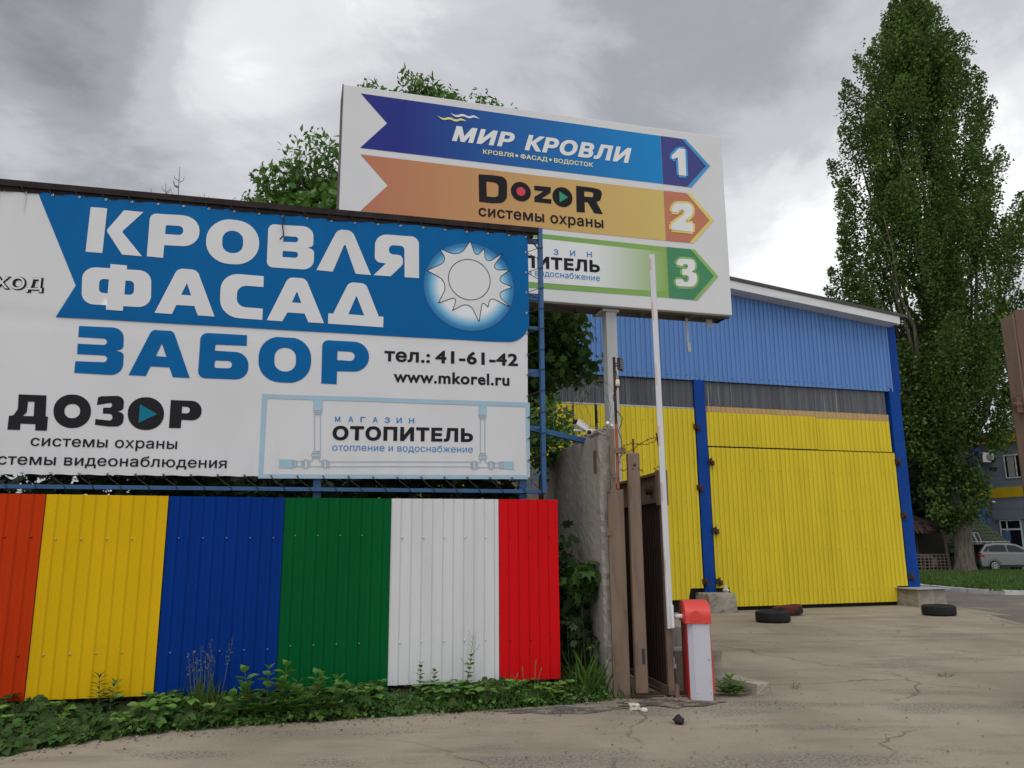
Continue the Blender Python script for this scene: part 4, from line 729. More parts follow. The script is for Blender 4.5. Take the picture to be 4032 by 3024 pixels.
# ================================================================ direction sign on its column
SG = empty('direction_sign', (3.4386, 11.95, 0), R(15.282), 'tall white direction sign with three numbered arrow panels on a grey steel column', 'sign')
mb = MB(); mb.box(-6.035, -.01, .004, .10, 5.1, 8.115); mb.build('box', M['sign_white'], SG, bevel=.01)
mb = MB(); mb.box(-6.045, -6.03, .0, .48, 5.1, 8.12); mb.box(-6.04, 0, .10, .48, 8.09, 8.12); mb.box(-6.04, 0, .42, .48, 5.10, 5.2); mb.box(-6.04, 0, .1, .16, 5.085, 5.16)
for u in (-5.9, -5.0, -4.1, -3.2, -2.45, -1.4, -.6, -.06): mb.box(u, u + .05, .10, .48, 5.10, 5.15)
mb.box(-.06, -.005, .10, .48, 5.1, 8.1); mb.build('steel_frame', mat('sign_steel', (.10, .085, .075), .8, var=.3, vs=4), SG)
mb = MB(); mb.box(-2.055, -1.90, .12, .135, 0, 5.1); mb.box(-2.065, -2.055, .12, .29, 0, 5.1); mb.box(-1.915, -1.90, .135, .29, 0, 5.1); mb.box(-2.055, -1.915, .28, .29, 0, 5.1); mb.box(-2.12, -1.86, .1, .44, 5.05, 5.085); mb.build('column', M['steel_grey'], SG)
mb = MB(); mb.box(-.66, -.62, .3, .31, 4.62, 5.1); mb.box(-.65, -.60, .29, .32, 4.55, 4.7); mb.box(-.3, -.2, .3, .31, 4.98, 5.1); mb.build('hanging_strip', M['steel_grey'], SG)
X0, X1 = -5.76, -.9
A1 = Art().shapes(SIGN['a1']).build('arrow_panel', grad_mat('arrow_one_blue', X0 + .6, (.020, .030, .21), X1, (.010, .235, .56)), SG, 0); A1['label'] = 'blue arrow panel numbered 1'
Art().shapes(SIGN['a1b']).build('number_block', mat('number_navy', (.022, .030, .19), .5, var=.05), A1, -.002); Art().shapes(SIGN['a1e']).build('arrow_edge', mat('edge_cyan', (.02, .27, .58), .5, var=.05), A1, -.002)
A2 = Art().shapes(SIGN['a2']).build('arrow_panel', grad_mat('arrow_two_orange', X0, (.46, .17, .105), X1, (.60, .46, .145)), SG, 0); A2['label'] = 'orange and yellow arrow panel numbered 2'
Art().shapes(SIGN['a2b']).build('number_block', mat('number_orange', (.47, .16, .08), .5, var=.05), A2, -.002); Art().shapes(SIGN['a2e']).build('arrow_edge', mat('edge_yellow', (.70, .55, .13), .5, var=.05), A2, -.002)
A3 = Art().shapes(SIGN['a3']).build('arrow_panel', grad_mat('arrow_three_green', X0, (.13, .33, .11), X1, (.24, .40, .10)), SG, 0); A3['label'] = 'white and green arrow panel numbered 3'
Art().shapes(SIGN['a3i']).build('arrow_field', grad_mat('arrow_three_field', -2.25, (.70, .71, .71), -1.1, (.24, .40, .10)), A3, -.002)
Art().shapes(SIGN['a3b']).build('number_block', mat('number_green', (.035, .215, .085), .5, var=.05), A3, -.004); Art().shapes(SIGN['a3e']).build('arrow_edge', mat('edge_green', (.24, .42, .10), .5, var=.05), A3, -.004)
DM = [mat('digit_edge_cyan', (.03, .30, .62), .5), mat('digit_edge_yellow', (.72, .56, .14), .5), mat('digit_edge_green', (.22, .42, .12), .5)]
for i, (pa_, sh) in enumerate(zip((A1, A2, A3), SIGN['digits'])):
    pts = [tuple(p) for p in roundpoly(sh[0])]; Art().line(pts + pts[:1], .07).build('digit', DM[i], pa_, -.007)
    Art().shapes([sh]).build('digit', M['white_plain'], pa_, -.011)
a = Art(); [a.text(t_) for t_ in SIGN['txt_white']]; a.build('lettering', M['white_plain'], A1, -.005)
a = Art(); [a.text(t_) for t_ in SIGN['txt_yellow']]; [a.circle(c, .022, 12) for c in SIGN['dots']]; a.build('lettering', mat('ink_pale_yellow', (.75, .70, .38), .5), A1, -.005)
Art().shapes(SIGN['wave_w']).build('wave_mark', M['white_plain'], A1, -.005); Art().shapes(SIGN['wave_y']).build('wave_mark', mat('ink_lemon', (.75, .68, .22), .5), A1, -.0075)
a = Art().shapes(SIGN['dozor']); o1, o2 = SIGN['o1'], SIGN['o2']; a.circle(o1[:2], o1[2]); a.circle(o2[:2], o2[2]); a.text(SIGN['txt_black'][0]); a.build('lettering', M['ink_black'], A2, -.005)
Art().circle(SIGN['red'][:2], SIGN['red'][2]).build('record_mark', mat('ink_crimson', (.55, .03, .05), .5), A2, -.008); Art().shapes(SIGN['tri']).build('play_mark', mat('ink_green', (.01, .27, .13), .5), A2, -.008)
Art().text(SIGN['txt_black'][1]).build('lettering', M['ink_black'], A3, -.006)
a = Art(); [a.text(t_) for t_ in SIGN['txt_blue']]; a.build('lettering', M['ink_sky'], A3, -.006)
# ================================================================ concrete wall beside the gate
CWr = math.atan2(.9694, -.2455)
CW = empty('concrete_wall', (1.0, 9.18, 0), CWr, 'grey precast concrete wall running back from the brown gate post, chipped at its near end', 'wall')
def rough_panel(x0, x1, y0, y1, z0, z1, n, amp, seed, endamp=0.0):
    """grid box with worn edges; endamp chips the end at x0"""
    r_ = random.Random(seed); g_ = {}; nx, ny, nz = n; vs, fs = [], []
    def P_(i, j, k_):
        key = (i, j, k_)
        if key in g_: return g_[key]
        x, y, z = x0 + (x1 - x0) * i / nx, y0 + (y1 - y0) * j / ny, z0 + (z1 - z0) * k_ / nz
        e = (i in (0, nx)) + (j in (0, ny)) + (k_ in (0, nz)); a = amp * (1 if e < 2 else 1.8)
        if i == 0: x += r_.uniform(0, endamp) * (1.6 if j in (0, ny) else .6)
        if j == 0: y += r_.uniform(0, a)
        if j == ny: y -= r_.uniform(0, a)
        if k_ == nz: z -= r_.uniform(0, a * 1.5)
        g_[key] = len(vs); vs.append((x, y, z)); return g_[key]
    N = (nx, ny, nz)
    for ax in range(3):
        b_, c_ = (ax + 1) % 3, (ax + 2) % 3
        for side in (0, N[ax]):
            for p_ in range(N[b_]):
                for q_ in range(N[c_]):
                    f = []
                    for dp, dq in ((0, 0), (1, 0), (1, 1), (0, 1)):
                        ijk = [0, 0, 0]; ijk[ax] = side; ijk[b_] = p_ + dp; ijk[c_] = q_ + dq; f.append(P_(*ijk))
                    fs.append(f)
    return MB().add(vs, fs)
rough_panel(0, 2.94, -.16, 0, 0, 2.87, (40, 4, 44), .006, 3, .035).build('panel', M['concrete'], CW)
for i in range(3): rough_panel(2.96 + 3 * i, 5.92 + 3 * i, -.16, 0, 0, 2.86, (14, 3, 14), .006, 10 + i).build('panel', M['concrete'], CW)
rough_panel(.04, 1.02, -.15, -.01, 2.872, 2.97, (14, 3, 3), .018, 8, .05).build('cap', M['concrete'], CW)
mb = MB(); mb.box(.11, .20, .0015, .004, 2.44, 2.70); mb.build('rusty_socket', M['brown_red'], CW)
GP = empty('gate_post', (1.07, 9.10, 0), 0, 'wide brown steel channel post fixed to the end of the concrete wall', 'post')
mb = MB(); mb.box(0, .18, 0, .012, 0, 2.23); mb.box(0, .012, .012, .07, 0, 2.23); mb.box(.168, .18, .012, .10, 0, 2.23); mb.build('channel', M['brown'], GP, bevel=.003)
mb = MB(); mb.box(.045, .10, .012, .024, 2.23, 2.93); mb.build('upper_plate', M['brown'], GP)
mb = MB(); mb.box(-.03, .03, -.012, .0, 1.72, 1.80); mb.box(.10, .22, -.03, .0, 2.64, 2.70); mb.box(-.02, .03, -.01, .0, 2.2, 2.26); mb.box(.07, .12, -.02, 0, 2.36, 2.42); mb.build('bracket', M['brown'], GP)
LP = empty('lamp_pole', (1.195, 9.115, 0), 0, 'thin rusty pole with orange lower part standing at the end of the concrete wall', 'pole')
mb = MB(); mb.tube([(0, 0, 2.24), (0, 0, 2.98)], .017, 8, 0); mb.tube([(0, .0, 2.98), (0, 0, 3.77)], .0165, 8, 1); mb.build('pole', [M['orange_rust'], M['rust']], LP)
mb = MB(); mb.tube([(.02, -.01, 3.60), (.03, -.02, 3.5), (.015, -.02, 3.38), (-.03, -.02, 3.3), (.0, -.02, 3.15), (.07, -.02, 3.05), (.06, -.02, 2.98), (.02, -.02, 2.9), (.05, -.02, 2.8), (.05, -.02, 2.68)], .005, 6); mb.build('cable', M['black'], LP)
FLm = empty('floodlight', (1.26, 9.11, 3.68), R(62), 'small black floodlight on top of the thin rusty pole', 'floodlight')
mb = MB(); mb.prism([(-.02, -.075), (.012, -.068), (.012, .068), (-.02, .075)], -.06, .06, axes='xz'); mb.v = [(y, x, z) for x, y, z in mb.v]; mb.build('housing', M['black'], FLm, bevel=.004)
MB().box(-.055, .055, -.027, -.022, -.06, .06).build('lens', M['glass'], FLm)
mb = MB(); mb.bar((0, .012, .02), (0, .06, .02), .012, .012); mb.bar((0, .012, -.01), (0, .06, -.01), .012, .012); mb.build('bracket', M['black'], FLm)
SR_ = empty('siren', (1.225, 9.09, 3.46), 0, 'small cream siren with black back on the thin rusty pole', 'siren')
mb = MB(); mb.lathe([(0, -.045), (.022, -.04), (.026, -.015), (.024, .025), (.016, .04), (0, .045)], (0, 0, 0), 14); mb.build('case', mat('cream', (.62, .56, .42), .5), SR_); MB().box(-.012, .034, .01, .034, -.05, .052).build('back', M['black'], SR_)
# cameras on the wall
def bullet_cam(loc, rz, tilt, big, label):
    e_ = empty('security_camera', loc, rz, label, 'camera', 'cameras on the concrete wall')
    m_ = MB()
    if big: m_.box(-.085, .085, -.04, .04, -.035, .035); m_.box(-.095, .06, -.046, .046, .036, .043)
    else: m_.lathe([(0, -.07), (.030, -.068), (.034, .06), (.036, .075), (.0, .07)], (0, 0, 0), 16, axis='x')
    b_ = m_.build('body', M['white_plain'], e_, bevel=.006 if big else 0); b_.rotation_euler = (0, tilt, 0)
    m_ = MB(); m_.lathe([(0, .078), (.026, .0775), (.028, .07)], (0, 0, 0), 14, axis='x') if not big else m_.box(.0855, .089, -.034, .034, -.03, .03)
    l_ = m_.build('lens', M['glass'], e_); l_.rotation_euler = (0, tilt, 0)
    m_ = MB(); m_.tube([(0, 0, -.03), (-.02, .0, -.06), (-.09 if not big else .10, 0, -.06)] if big else [(-.05, 0, 0), (-.12, 0, .03), (-.16, .02, .04)], .012, 8); m_.build('bracket', M['white_plain'], e_)
    return e_
bullet_cam((.80, 9.28, 2.99), R(215), R(-24), True, 'white box camera tilted up over the top edge of the concrete wall')
bullet_cam((.90, 9.16, 2.90), R(-105), R(12), False, 'white round camera with a dark lens facing the street, right of the box camera')
tag(MB().tube([(1.10, 9.2, 2.98), (1.10, 9.13, 3.0)], .02, 8).build('cable_fitting', M['white_plain']), 'left of two small white plastic fittings on the chipped wall corner', 'fitting', 'white fittings on the wall corner')
tag(MB().tube([(1.14, 9.2, 2.96), (1.15, 9.12, 2.97)], .016, 8).build('cable_fitting', M['white_plain']), 'right one of two small white fittings, next to the orange pole', 'fitting', 'white fittings on the wall corner')
# razor wire on the wall
mb = MB(); pts = []; rr = random.Random(4)
cwm = Matrix.Translation((1.0, 9.18, 0)) @ Matrix.Rotation(CWr, 4, 'Z')
for i in range(15 * 26):
    a = i / 15 * 2 * math.pi; s_ = i / 15 * .34; r_ = .27 + .05 * math.sin(i * .37)
    pts.append(cwm @ Vector((s_ + .05 * math.sin(a * .5), -.08 + r_ * math.cos(a) * .8, 3.22 + r_ * math.sin(a))))
mb.tube(pts, .0035, 4)
for i in range(0, len(pts), 2):
    if i > 220: break
    d = Vector((rr.uniform(-1, 1), rr.uniform(-1, 1), rr.uniform(-1, 1))).normalized() * .018; mb.bar(pts[i] - d, pts[i] + d, .007, .003)
st = [cwm @ Vector((s_, -.08, 3.42 + .03 * math.sin(s_ * 5))) for s_ in np.arange(.15, 9, .3)]; mb.tube(st, .003, 4)
tag(mb.build('razor_wire', mat('razor_steel', (.16, .15, .14), .5, .4)), 'coil of razor wire running along the top of the concrete wall', 'razor wire')
for s_, lb in ((1.15, 'dark rod in the razor wire, just behind the white box camera'), (3.0, 'dark rod in the razor wire farther back along the concrete wall')):
    a = cwm @ Vector((s_, -.08, 2.86)); tag(MB().tube([a, a + Vector((0, 0, .62))], .011, 6).build('wire_rod', M['rust']), lb, 'rod', 'rods holding the wire')

# ================================================================ brown gate
PB2 = empty('guide_post', (1.30, 9.02, 0), 0, 'square brown steel post with a black slot, left of the open gate leaf', 'post')
mb = MB(); mb.box(0, .135, 0, .13, .055, 2.64); mb.build('tube', M['brown'], PB2, bevel=.016, seg=3)
mb = MB(); mb.box(.078, .106, -.004, .0, .36, .52); mb.build('slot', M['black'], PB2, bevel=.003)
mb = MB(); mb.box(-.05, .16, .0, .12, 0, .05); mb.box(-.05, .6, .13, .17, .02, .055); mb.build('base_plate', M['rust'], PB2)
mb = MB(); mb.lathe([(0, -.006), (.016, -.006), (.016, 0)], (.075, 0, 2.50), 10, axis='y'); mb.lathe([(0, -.006), (.007, -.006), (.007, 0)], (.055, 0, 2.46), 8, axis='y'); mb.lathe([(0, -.006), (.007, -.006), (.007, 0)], (.115, 0, 2.46), 8, axis='y'); mb.build('bolt_hole', M['black'], PB2)
GLr = math.atan2(.985, -.16)
GL = empty('gate_leaf', (1.70, 9.11, 0), GLr, 'open brown steel gate leaf seen edge on beside the red and white barrier', 'gate')
# local x runs back along the leaf, local y towards the street side
mb = MB(); mb.box(0, .06, -.035, .035, .03, 2.05); mb.build('stile', M['brown'], GL, bevel=.004)
mb = MB(); mb.box(-.02, .10, -.055, .055, 2.05, 2.45); mb.build('end_box', M['brown'], GL, bevel=.006)
mb = MB(); mb.lathe([(0, -.024), (.016, -.024), (.016, -.02)], (-0.0, 0, 2.33), 10, axis='x'); mb.build('bolt', M['rust'], GL)
mb = MB(); mb.box(.10, 4.2, -.03, .02, 2.41, 2.44); mb.box(.10, 4.2, -.03, -.022, 2.14, 2.41); mb.box(.10, 4.2, -.03, .03, 2.09, 2.13); mb.build('top_beam', M['brown'], GL)
mb = MB(); mb.lathe([(.02, .0), (.055, .0), (.06, .01), (.055, .02), (.055, .04), (.062, .05), (.0, .055)], (.42, 0.0, 2.25), 18, axis='y'); mb.build('roller', M['rust'], GL)
mb = MB(); corr(mb, .06, 4.2, .10, 2.09, .09, .012, y=0); mb.build('sheet', M['shaded_brown'], GL)
mb = MB(); mb.box(.0, 4.2, -.03, .035, .04, .075); mb.box(.0, 4.2, .012, .035, .075, .11); mb.box(3.9, 4.0, -.03, .03, .0, .04); mb.build('bottom_rail', M['brown'], GL)
MB().box(-.02, .05, -.075, -.035, .0, .13).build('stop_block', M['brown'], GL)
mb = MB(); mb.box(.02, .05, -.05, -.036, .30, .42); mb.box(.0, .03, -.06, -.05, .30, .34); mb.build('latch', M['galv'], GL)
a1 = Vector((1.375, 9.06, 2.64)); tag(MB().tube([a1, a1 + Vector((0, 0, .16))], .010, 6).build('wire_rod', M['rust']), 'short upright rusty rod on top of the square brown guide post', 'rod', 'rods holding the wire'); a2 = Vector((1.705, 9.08, 2.45)); tag(MB().tube([a2, a2 + Vector((-.06, 0, .42))], .009, 6).build('wire_rod', M['rust']), 'long leaning rusty rod on the end of the open gate leaf', 'rod', 'rods holding the wire')
mb = MB(); rr = random.Random(9)
def barbed(pts, n):
    P_ = [Vector(p) for p in pts]; out = []
    for i in range(n + 1):
        t = i / n * (len(P_) - 1); k_ = min(int(t), len(P_) - 2); q = P_[k_].lerp(P_[k_ + 1], t - k_); q = q + Vector((rr.uniform(-.004, .004), 0, rr.uniform(-.006, .006))); out.append(q)
    mb.tube(out, .0028, 4)
    for q in out[1::2]:
        for _ in range(2):
            d = Vector((rr.uniform(-1, 1), rr.uniform(-.5, .5), rr.uniform(-1, 1))).normalized() * .02; mb.bar(q - d, q + d, .003, .003)
barbed([(1.23, 9.05, 2.68), (1.27, 9.05, 2.73), (1.375, 9.05, 2.75), (1.45, 9.06, 2.73), (1.53, 9.06, 2.79), (1.65, 9.07, 2.82)], 26)
barbed([(1.22, 9.05, 2.60), (1.30, 9.05, 2.65), (1.375, 9.05, 2.68), (1.43, 9.06, 2.74), (1.50, 9.06, 2.73), (1.57, 9.06, 2.75), (1.655, 9.07, 2.80)], 26)
barbed([(1.22, 9.05, 2.45), (1.26, 9.05, 2.44), (1.30, 9.05, 2.46)], 6); barbed([(1.44, 9.06, 2.45), (1.47, 9.06, 2.43)], 3); barbed([(1.60, 9.07, 2.45), (1.65, 9.07, 2.48), (1.695, 9.07, 2.49)], 6)
barbed([(1.69, 9.07, 2.50), (1.675, 9.07, 2.53), (1.70, 9.07, 2.51), (1.68, 9.07, 2.56), (1.695, 9.07, 2.53)], 9); barbed([(1.235, 9.05, 2.66), (1.215, 9.05, 2.57), (1.205, 9.05, 2.52)], 6)
tag(mb.build('barbed_wire', M['rust']), 'rusty barbed wire strung between two rods above the brown gate', 'barbed wire')
RP = empty('gate_post', (5.225, 7.99, 0), R(2), 'tall brown steel post at the right edge, on the far side of the entrance', 'post')
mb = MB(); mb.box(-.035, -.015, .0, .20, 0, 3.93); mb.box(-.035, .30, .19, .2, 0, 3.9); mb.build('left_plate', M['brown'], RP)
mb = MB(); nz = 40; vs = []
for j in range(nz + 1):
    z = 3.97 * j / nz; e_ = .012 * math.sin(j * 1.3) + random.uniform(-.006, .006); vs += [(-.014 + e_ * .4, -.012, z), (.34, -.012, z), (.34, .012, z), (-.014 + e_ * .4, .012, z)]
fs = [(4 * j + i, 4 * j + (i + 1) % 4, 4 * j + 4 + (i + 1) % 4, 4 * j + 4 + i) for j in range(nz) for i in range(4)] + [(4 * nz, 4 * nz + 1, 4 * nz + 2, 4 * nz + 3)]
mb.add(vs, fs); mb.build('front_plate', M['brown_red'], RP)  # darker than left_plate: the shade on this face is put into its colour
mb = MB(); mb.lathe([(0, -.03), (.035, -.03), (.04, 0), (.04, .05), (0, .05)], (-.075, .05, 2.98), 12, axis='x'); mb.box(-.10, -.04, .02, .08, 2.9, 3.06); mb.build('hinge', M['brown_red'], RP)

# ================================================================ barrier
BR = empty('boom_barrier', (1.855, 8.98, 0), R(-3), 'red and white parking barrier cabinet with its white boom raised', 'barrier')
mb = MB(); mb.box(0, .25, .0, .36, 0, .80); mb.build('cabinet', M['barrier_dark_red'], BR, bevel=.004)
mb = MB(); mb.prism([(.012, -.005), (.245, -.005), (.245, -.055), (.235, -.065), (.065, -.065), (.012, -.025)], 0.0, .795, axes='xy'); mb.build('front_cover', [M['white_paint']], BR, bevel=.003)
mb = MB(); mb.box(.252, .272, -.04, .30, .06, .74); o = mb.build('side_flap', M['barrier_red'], BR, bevel=.003); o.rotation_euler = (0, R(-1.6), 0)
arc = [(-.075, .79), (-.075, .86)] + [(-.075 + .225 * (1 - math.cos(a)), .86 + .155 * math.sin(a)) for a in [math.pi / 2 * i / 10 for i in range(1, 11)]] + [(.30, 1.012), (.375, .96), (.375, .79)]
mb = MB(); mb.prism(arc, -.012, .262, axes='yz'); hd = mb.build('hood', M['barrier_red'], BR, bevel=.008, seg=3)
mb = MB(); ins = [(.10 + .05 * math.cos(a), .86 + .06 * math.sin(a)) for a in [math.pi * i / 12 for i in range(13)]]; mb.prism([(.05, .805)] + list(reversed(ins))[0:] + [(.15, .805)], -.081, -.074); mb.build('raised_arch', M['barrier_red'], hd, bevel=.002)
mb = MB(); s_ = [(y * .82 + .03, .79 + (z - .79) * .86) for y, z in arc]; mb.prism(s_, -.017, -.012, axes='yz'); mb.build('side_moulding', M['barrier_red'], hd, bevel=.002)
mb = MB(); mb.lathe([(0, -.10), (.024, -.10), (.026, -.05), (.026, -.01)], (0, .12, .845), 14, axis='x'); mb.build('pivot', M['white_plain'], BR)
mb = MB(); mb.prism([(-.082, .785), (-.082, .80), (.38, .80), (.38, .785)], -.018, .268, axes='yz'); mb.build('hood_rim', M['barrier_red'], hd, bevel=.003)
for x_, z_ in ((.225, .74), (.225, .08), (.08, .74), (.08, .08)): MB().lathe([(0, -.071), (.006, -.070), (.007, -.066)], (x_, 0, z_), 8, axis='y').build('screw', M['galv'], BR)
MB().lathe([(0, -.070), (.011, -.069), (.012, -.066)], (.215, 0, .42), 12, axis='y').build('lock', M['galv'], BR)
bmk = MB(); bmk.bar((-.155, .08, .72), (-.175, .10, 5.02), .066, .036, up=(0, 1, 0)); bm_ = bmk.build('boom', M['alu'], BR, bevel=.006)
mb = MB(); mb.bar((-.128, .072, .73), (-.130, .075, .97), .028, .06, up=(0, 1, 0)); mb.bar((-.172, .07, .72), (-.172, .073, 1.6), .012, .045, up=(0, 1, 0)); mb.build('boom_clamp', M['white_plain'], BR, bevel=.003)
for za, zb in ((1.30, 1.45), (2.1, 2.3), (2.72, 2.95), (3.42, 3.68), (4.2, 4.42), (4.82, 4.97)):
    t0 = (za - .72) / 4.3; t1 = (zb - .72) / 4.3
    f = lambda t, dx: (-.155 - .02 * t + dx, .08 + .02 * t - .0205, .72 + 4.3 * t)
    MB().bar(f(t0, -.022), f(t1, -.022), .018, .0016, up=(0, 1, 0)).build('reflector', M['pink_tape'], bm_)
for i, (z, x) in enumerate(((.60, .04), (.25, .06))): pass

# concrete pieces behind the barrier
def bl(name, label, *a, seed=1, amp=.015, rz=0.0, loc=(0, 0, 0), m=None, cat='block'):
    e_ = block(name, None, *a, seed=seed, amp=amp, loc=loc, rz=rz, m=m); return tag(e_, label, cat)
bl('concrete_block', 'grey concrete block lying right behind the barrier', 0, .56, 0, .42, 0, .44, seed=21, amp=.01, loc=(1.80, 9.45, 0), rz=R(3))
bl('concrete_block', 'paler concrete block half hidden behind the gate leaf and barrier', 0, .40, 0, .4, 0, .66, seed=22, loc=(1.84, 9.93, 0), rz=R(2))
bl('concrete_slab', 'low concrete slab sloping down beside the barrier, green weed in front of it', 0, .66, 0, .20, 0, .125, seed=23, amp=.006, loc=(2.36, 9.75, 0), rz=R(-66))

# ================================================================ tyres
def tyre(loc, r, wdt, rz, tilt, m, label):
    e_ = empty('tyre', loc, rz, label, 'tyre', 'old tyres lying in the yard'); ri = r * .60; h = wdt / 2
    pr = [(ri, -h * .75), (ri + .02, -h * .95), (r * .82, -h), (r * .93, -h * .92), (r * .985, -h * .70), (r, -h * .45), (r, h * .45), (r * .985, h * .70), (r * .93, h * .92), (r * .82, h), (ri + .02, h * .95), (ri, h * .75), (ri - .01, 0), (ri, -h * .75)]
    m_ = MB(); m_.lathe(pr, (0, 0, h), 44); o_ = m_.build('carcass', m, e_); o_.rotation_euler = (tilt, 0, 0)
    m_ = MB()
    for zc in (-.30, -.1, .1, .30): m_.lathe([(r + .001, zc * wdt - .006), (r + .004, zc * wdt), (r + .001, zc * wdt + .006)], (0, 0, h), 44)
    m_.build('tread_rib', m, o_); return e_
tyre((5.52, 17.7, .0), .36, .235, .3, 0, M['rubber'], 'black car tyre lying flat in front of the yellow gate, nearest the camera')
tyre((6.42, 19.40, .0), .34, .22, 1.2, R(-7), M['rubber_red'], 'old tyre with faded red paint lying behind the black tyre at the gate')
tyre((9.76, 19.05, .0), .36, .235, .8, 0, M['rubber'], 'black tyre lying flat by the right corner footing of the warehouse')

# ================================================================ yard at the back right
OB = empty('office_building', (30.464, 52, 0), R(-58), 'two storey grey panelled office building with yellow bands and white windows behind the poplar', 'building')
M['office_grey'] = mat('office_grey_panel', (.20, .235, .285), .6, var=.06, vs=1)
M['office_yellow'] = mat('office_yellow', (.62, .43, .015), .5, var=.06)
M['office_blue'] = mat('office_blue', (.012, .07, .27), .5, var=.08)
M['pvc'] = mat('white_frame', (.68, .68, .69), .4)
mb = MB()
z = .1
while z < 7.9:
    z2 = min(z + .52, 7.9); mb.box(0, 9, .0, .3, z, z2 - .02); mb.box(0, 9, .02, .3, z2 - .02, z2); z = z2
mb.build('wall', M['office_grey'], OB)
mb = MB(); mb.box(-.02, 9, -.05, .3, 4.45, 5.08); mb.box(-.05, 9, -.25, .3, 7.9, 8.5); mb.build('yellow_band', M['office_yellow'], OB)
MB().box(-.4, 9, -.35, 12, 8.5, 8.62).build('roof', M['clad_blue'], OB)
win = MB()
def window(u0, u1, z0, z1, mull, name='window'):
    m_ = MB(); t_ = .07; m_.box(u0, u1, -.05, 0, z0, z0 + t_); m_.box(u0, u1, -.05, 0, z1 - t_, z1); m_.box(u0, u0 + t_, -.05, 0, z0 + t_, z1 - t_); m_.box(u1 - t_, u1, -.05, 0, z0 + t_, z1 - t_)
    for u in mull: m_.box(u - .03, u + .03, -.05, 0, z0 + t_, z1 - t_)
    w_ = m_.build(name, M['pvc'], OB); MB().box(u0 + t_, u1 - t_, -.02, -.005, z0 + t_, z1 - t_).build('pane', M['glass'], w_); return w_
window(1.40, 2.75, 5.62, 7.10, [2.1]); w_ = window(3.6, 5, 5.62, 7.1, [4.3])
MB().box(1.6, 2.0, -.024, -.021, 5.7, 7.0).build('blind', mat('curtain', (.35, .36, .34), .8), OB)
d_ = window(.66, 1.95, .9, 3.06, [1.1], 'door'); MB().box(.66, 1.95, -.055, 0, 2.42, 2.52).build('transom', M['pvc'], d_)
MB().box(.80, 1.25, -.07, -.06, 1.75, 2.36).build('notice', mat('notice_blue', (.10, .17, .36), .5, var=.3, vs=6, col2=(.5, .5, .5), c2=(.6, .65), c2s=6), d_)
MB().box(.5, 2.2, -.12, 0, 3.08, 3.2).build('lintel', M['office_grey'], OB)
mb = MB(); mb.lathe([(0, -.25), (.06, -.24), (.07, 0)], (.5, 0, 4.2), 12, axis='y'); mb.build('dome_camera', M['white_plain'], OB)
mb = MB(); mb.tube([(0.3, -.03, 4.4), (.25, -.03, 3.0), (1, -.04, 2.75), (2.2, -.04, 3.2), (2.35, -.04, 4.3)], .012, 5); mb.build('cable', M['black'], OB)
bw = Matrix.Translation((30.464, 52, 0)) @ Matrix.Rotation(R(-58), 4, 'Z')
wing = MB(); corr(wing, -9, 0, .1, 4.45, .2, .04); corr(wing, -9, 0, 5.08, 7.9, .2, .04); o = wing.build('side_cladding', M['office_blue'], OB, (0, 0, 0), R(58 - 12))
mb = MB(); mb.box(-9, -.02, -.05, .3, 4.45, 5.08); mb.box(-9, 0, -.1, .3, 7.9, 8.5); mb.build('yellow_band', M['office_yellow'], OB, (0, 0, 0), R(46))
MB().box(-9, -.0, .06, 6, .1, 8.4).build('core', M['dark'], OB, (0, 0, 0), R(46))
AC = empty('air_conditioner', (30.42, 51.3, 6.70), R(14), 'white air conditioner box on the blue wall of the office, beside the poplar trunk', 'air conditioner')
mb = MB(); mb.box(-.42, .42, -.15, .15, 0, .62); mb.build('case', M['white_plain'], AC, bevel=.02)
mb = MB(); [mb.lathe([(r_, -.158), (r_ + .012, -.165), (r_ + .024, -.158)], (.08, 0, .31), 20, axis='y') for r_ in (.06, .13, .20)]; mb.lathe([(0, -.154), (.25, -.153)], (.08, 0, .31), 20, axis='y'); mb.build('fan_grille', mat('grille_grey', (.25, .25, .24), .6), AC)

HT = empty('garden_hut', (26.35, 49.4, 0), 0, 'low hut with a steep green shingle roof and a dormer window, behind the silver car', 'hut')
M['shingle'] = mat('green_shingle', (.085, .115, .065), .9, var=.15, vs=2, col2=(.03, .04, .025), c2=(.60, .64), c2s=2.2, c2st=(1, 1, 3))
mb = MB(); v_ = [(.1, -.0, 1.1), (4.3, -.0, 1.1), (2.75, 1.5, 3.3), (-.6, 1.5, 3.3), (.1, .12, 1.02), (4.3, .12, 1.02), (2.75, 1.62, 3.22), (-.6, 1.62, 3.22)]
mb.add(v_, [(0, 1, 2, 3), (7, 6, 5, 4), (0, 4, 5, 1), (1, 5, 6, 2), (2, 6, 7, 3), (3, 7, 4, 0)]); mb.build('roof', M['shingle'], HT)
tb = MB(); rr = random.Random(2)
for row in range(11):
    for c_ in range(16):
        t = (row + .5) / 11; x = .1 - .7 * t + (c_ + .5 * (row % 2) + .3) / 16 * (4.2 - .85 * t); 
        if x < 4.2 - 1.55 * t: tb.bar((x, 1.5 * t - .012, 1.1 + 2.2 * t + .01), (x + .13, 1.5 * t - .012, 1.1 + 2.2 * t + .01), .05, .012, up=(0, .6, .8))
tb.build('shingle_tab', mat('shingle_dark', (.022, .03, .018), .9), HT)
mb = MB(); mb.box(.2, 3.9, .3, 2.5, 0, 1.05); mb.build('wall', mat('hut_wall', (.05, .045, .04), .8), HT)
dw = MB(); dw.prism([(.9, 1.15), (2.05, 1.15), (1.65, 2.35), (.9, 2.35)], -.5, .8); d2 = dw.build('dormer', mat('dormer_dark', (.04, .035, .03), .7), HT)
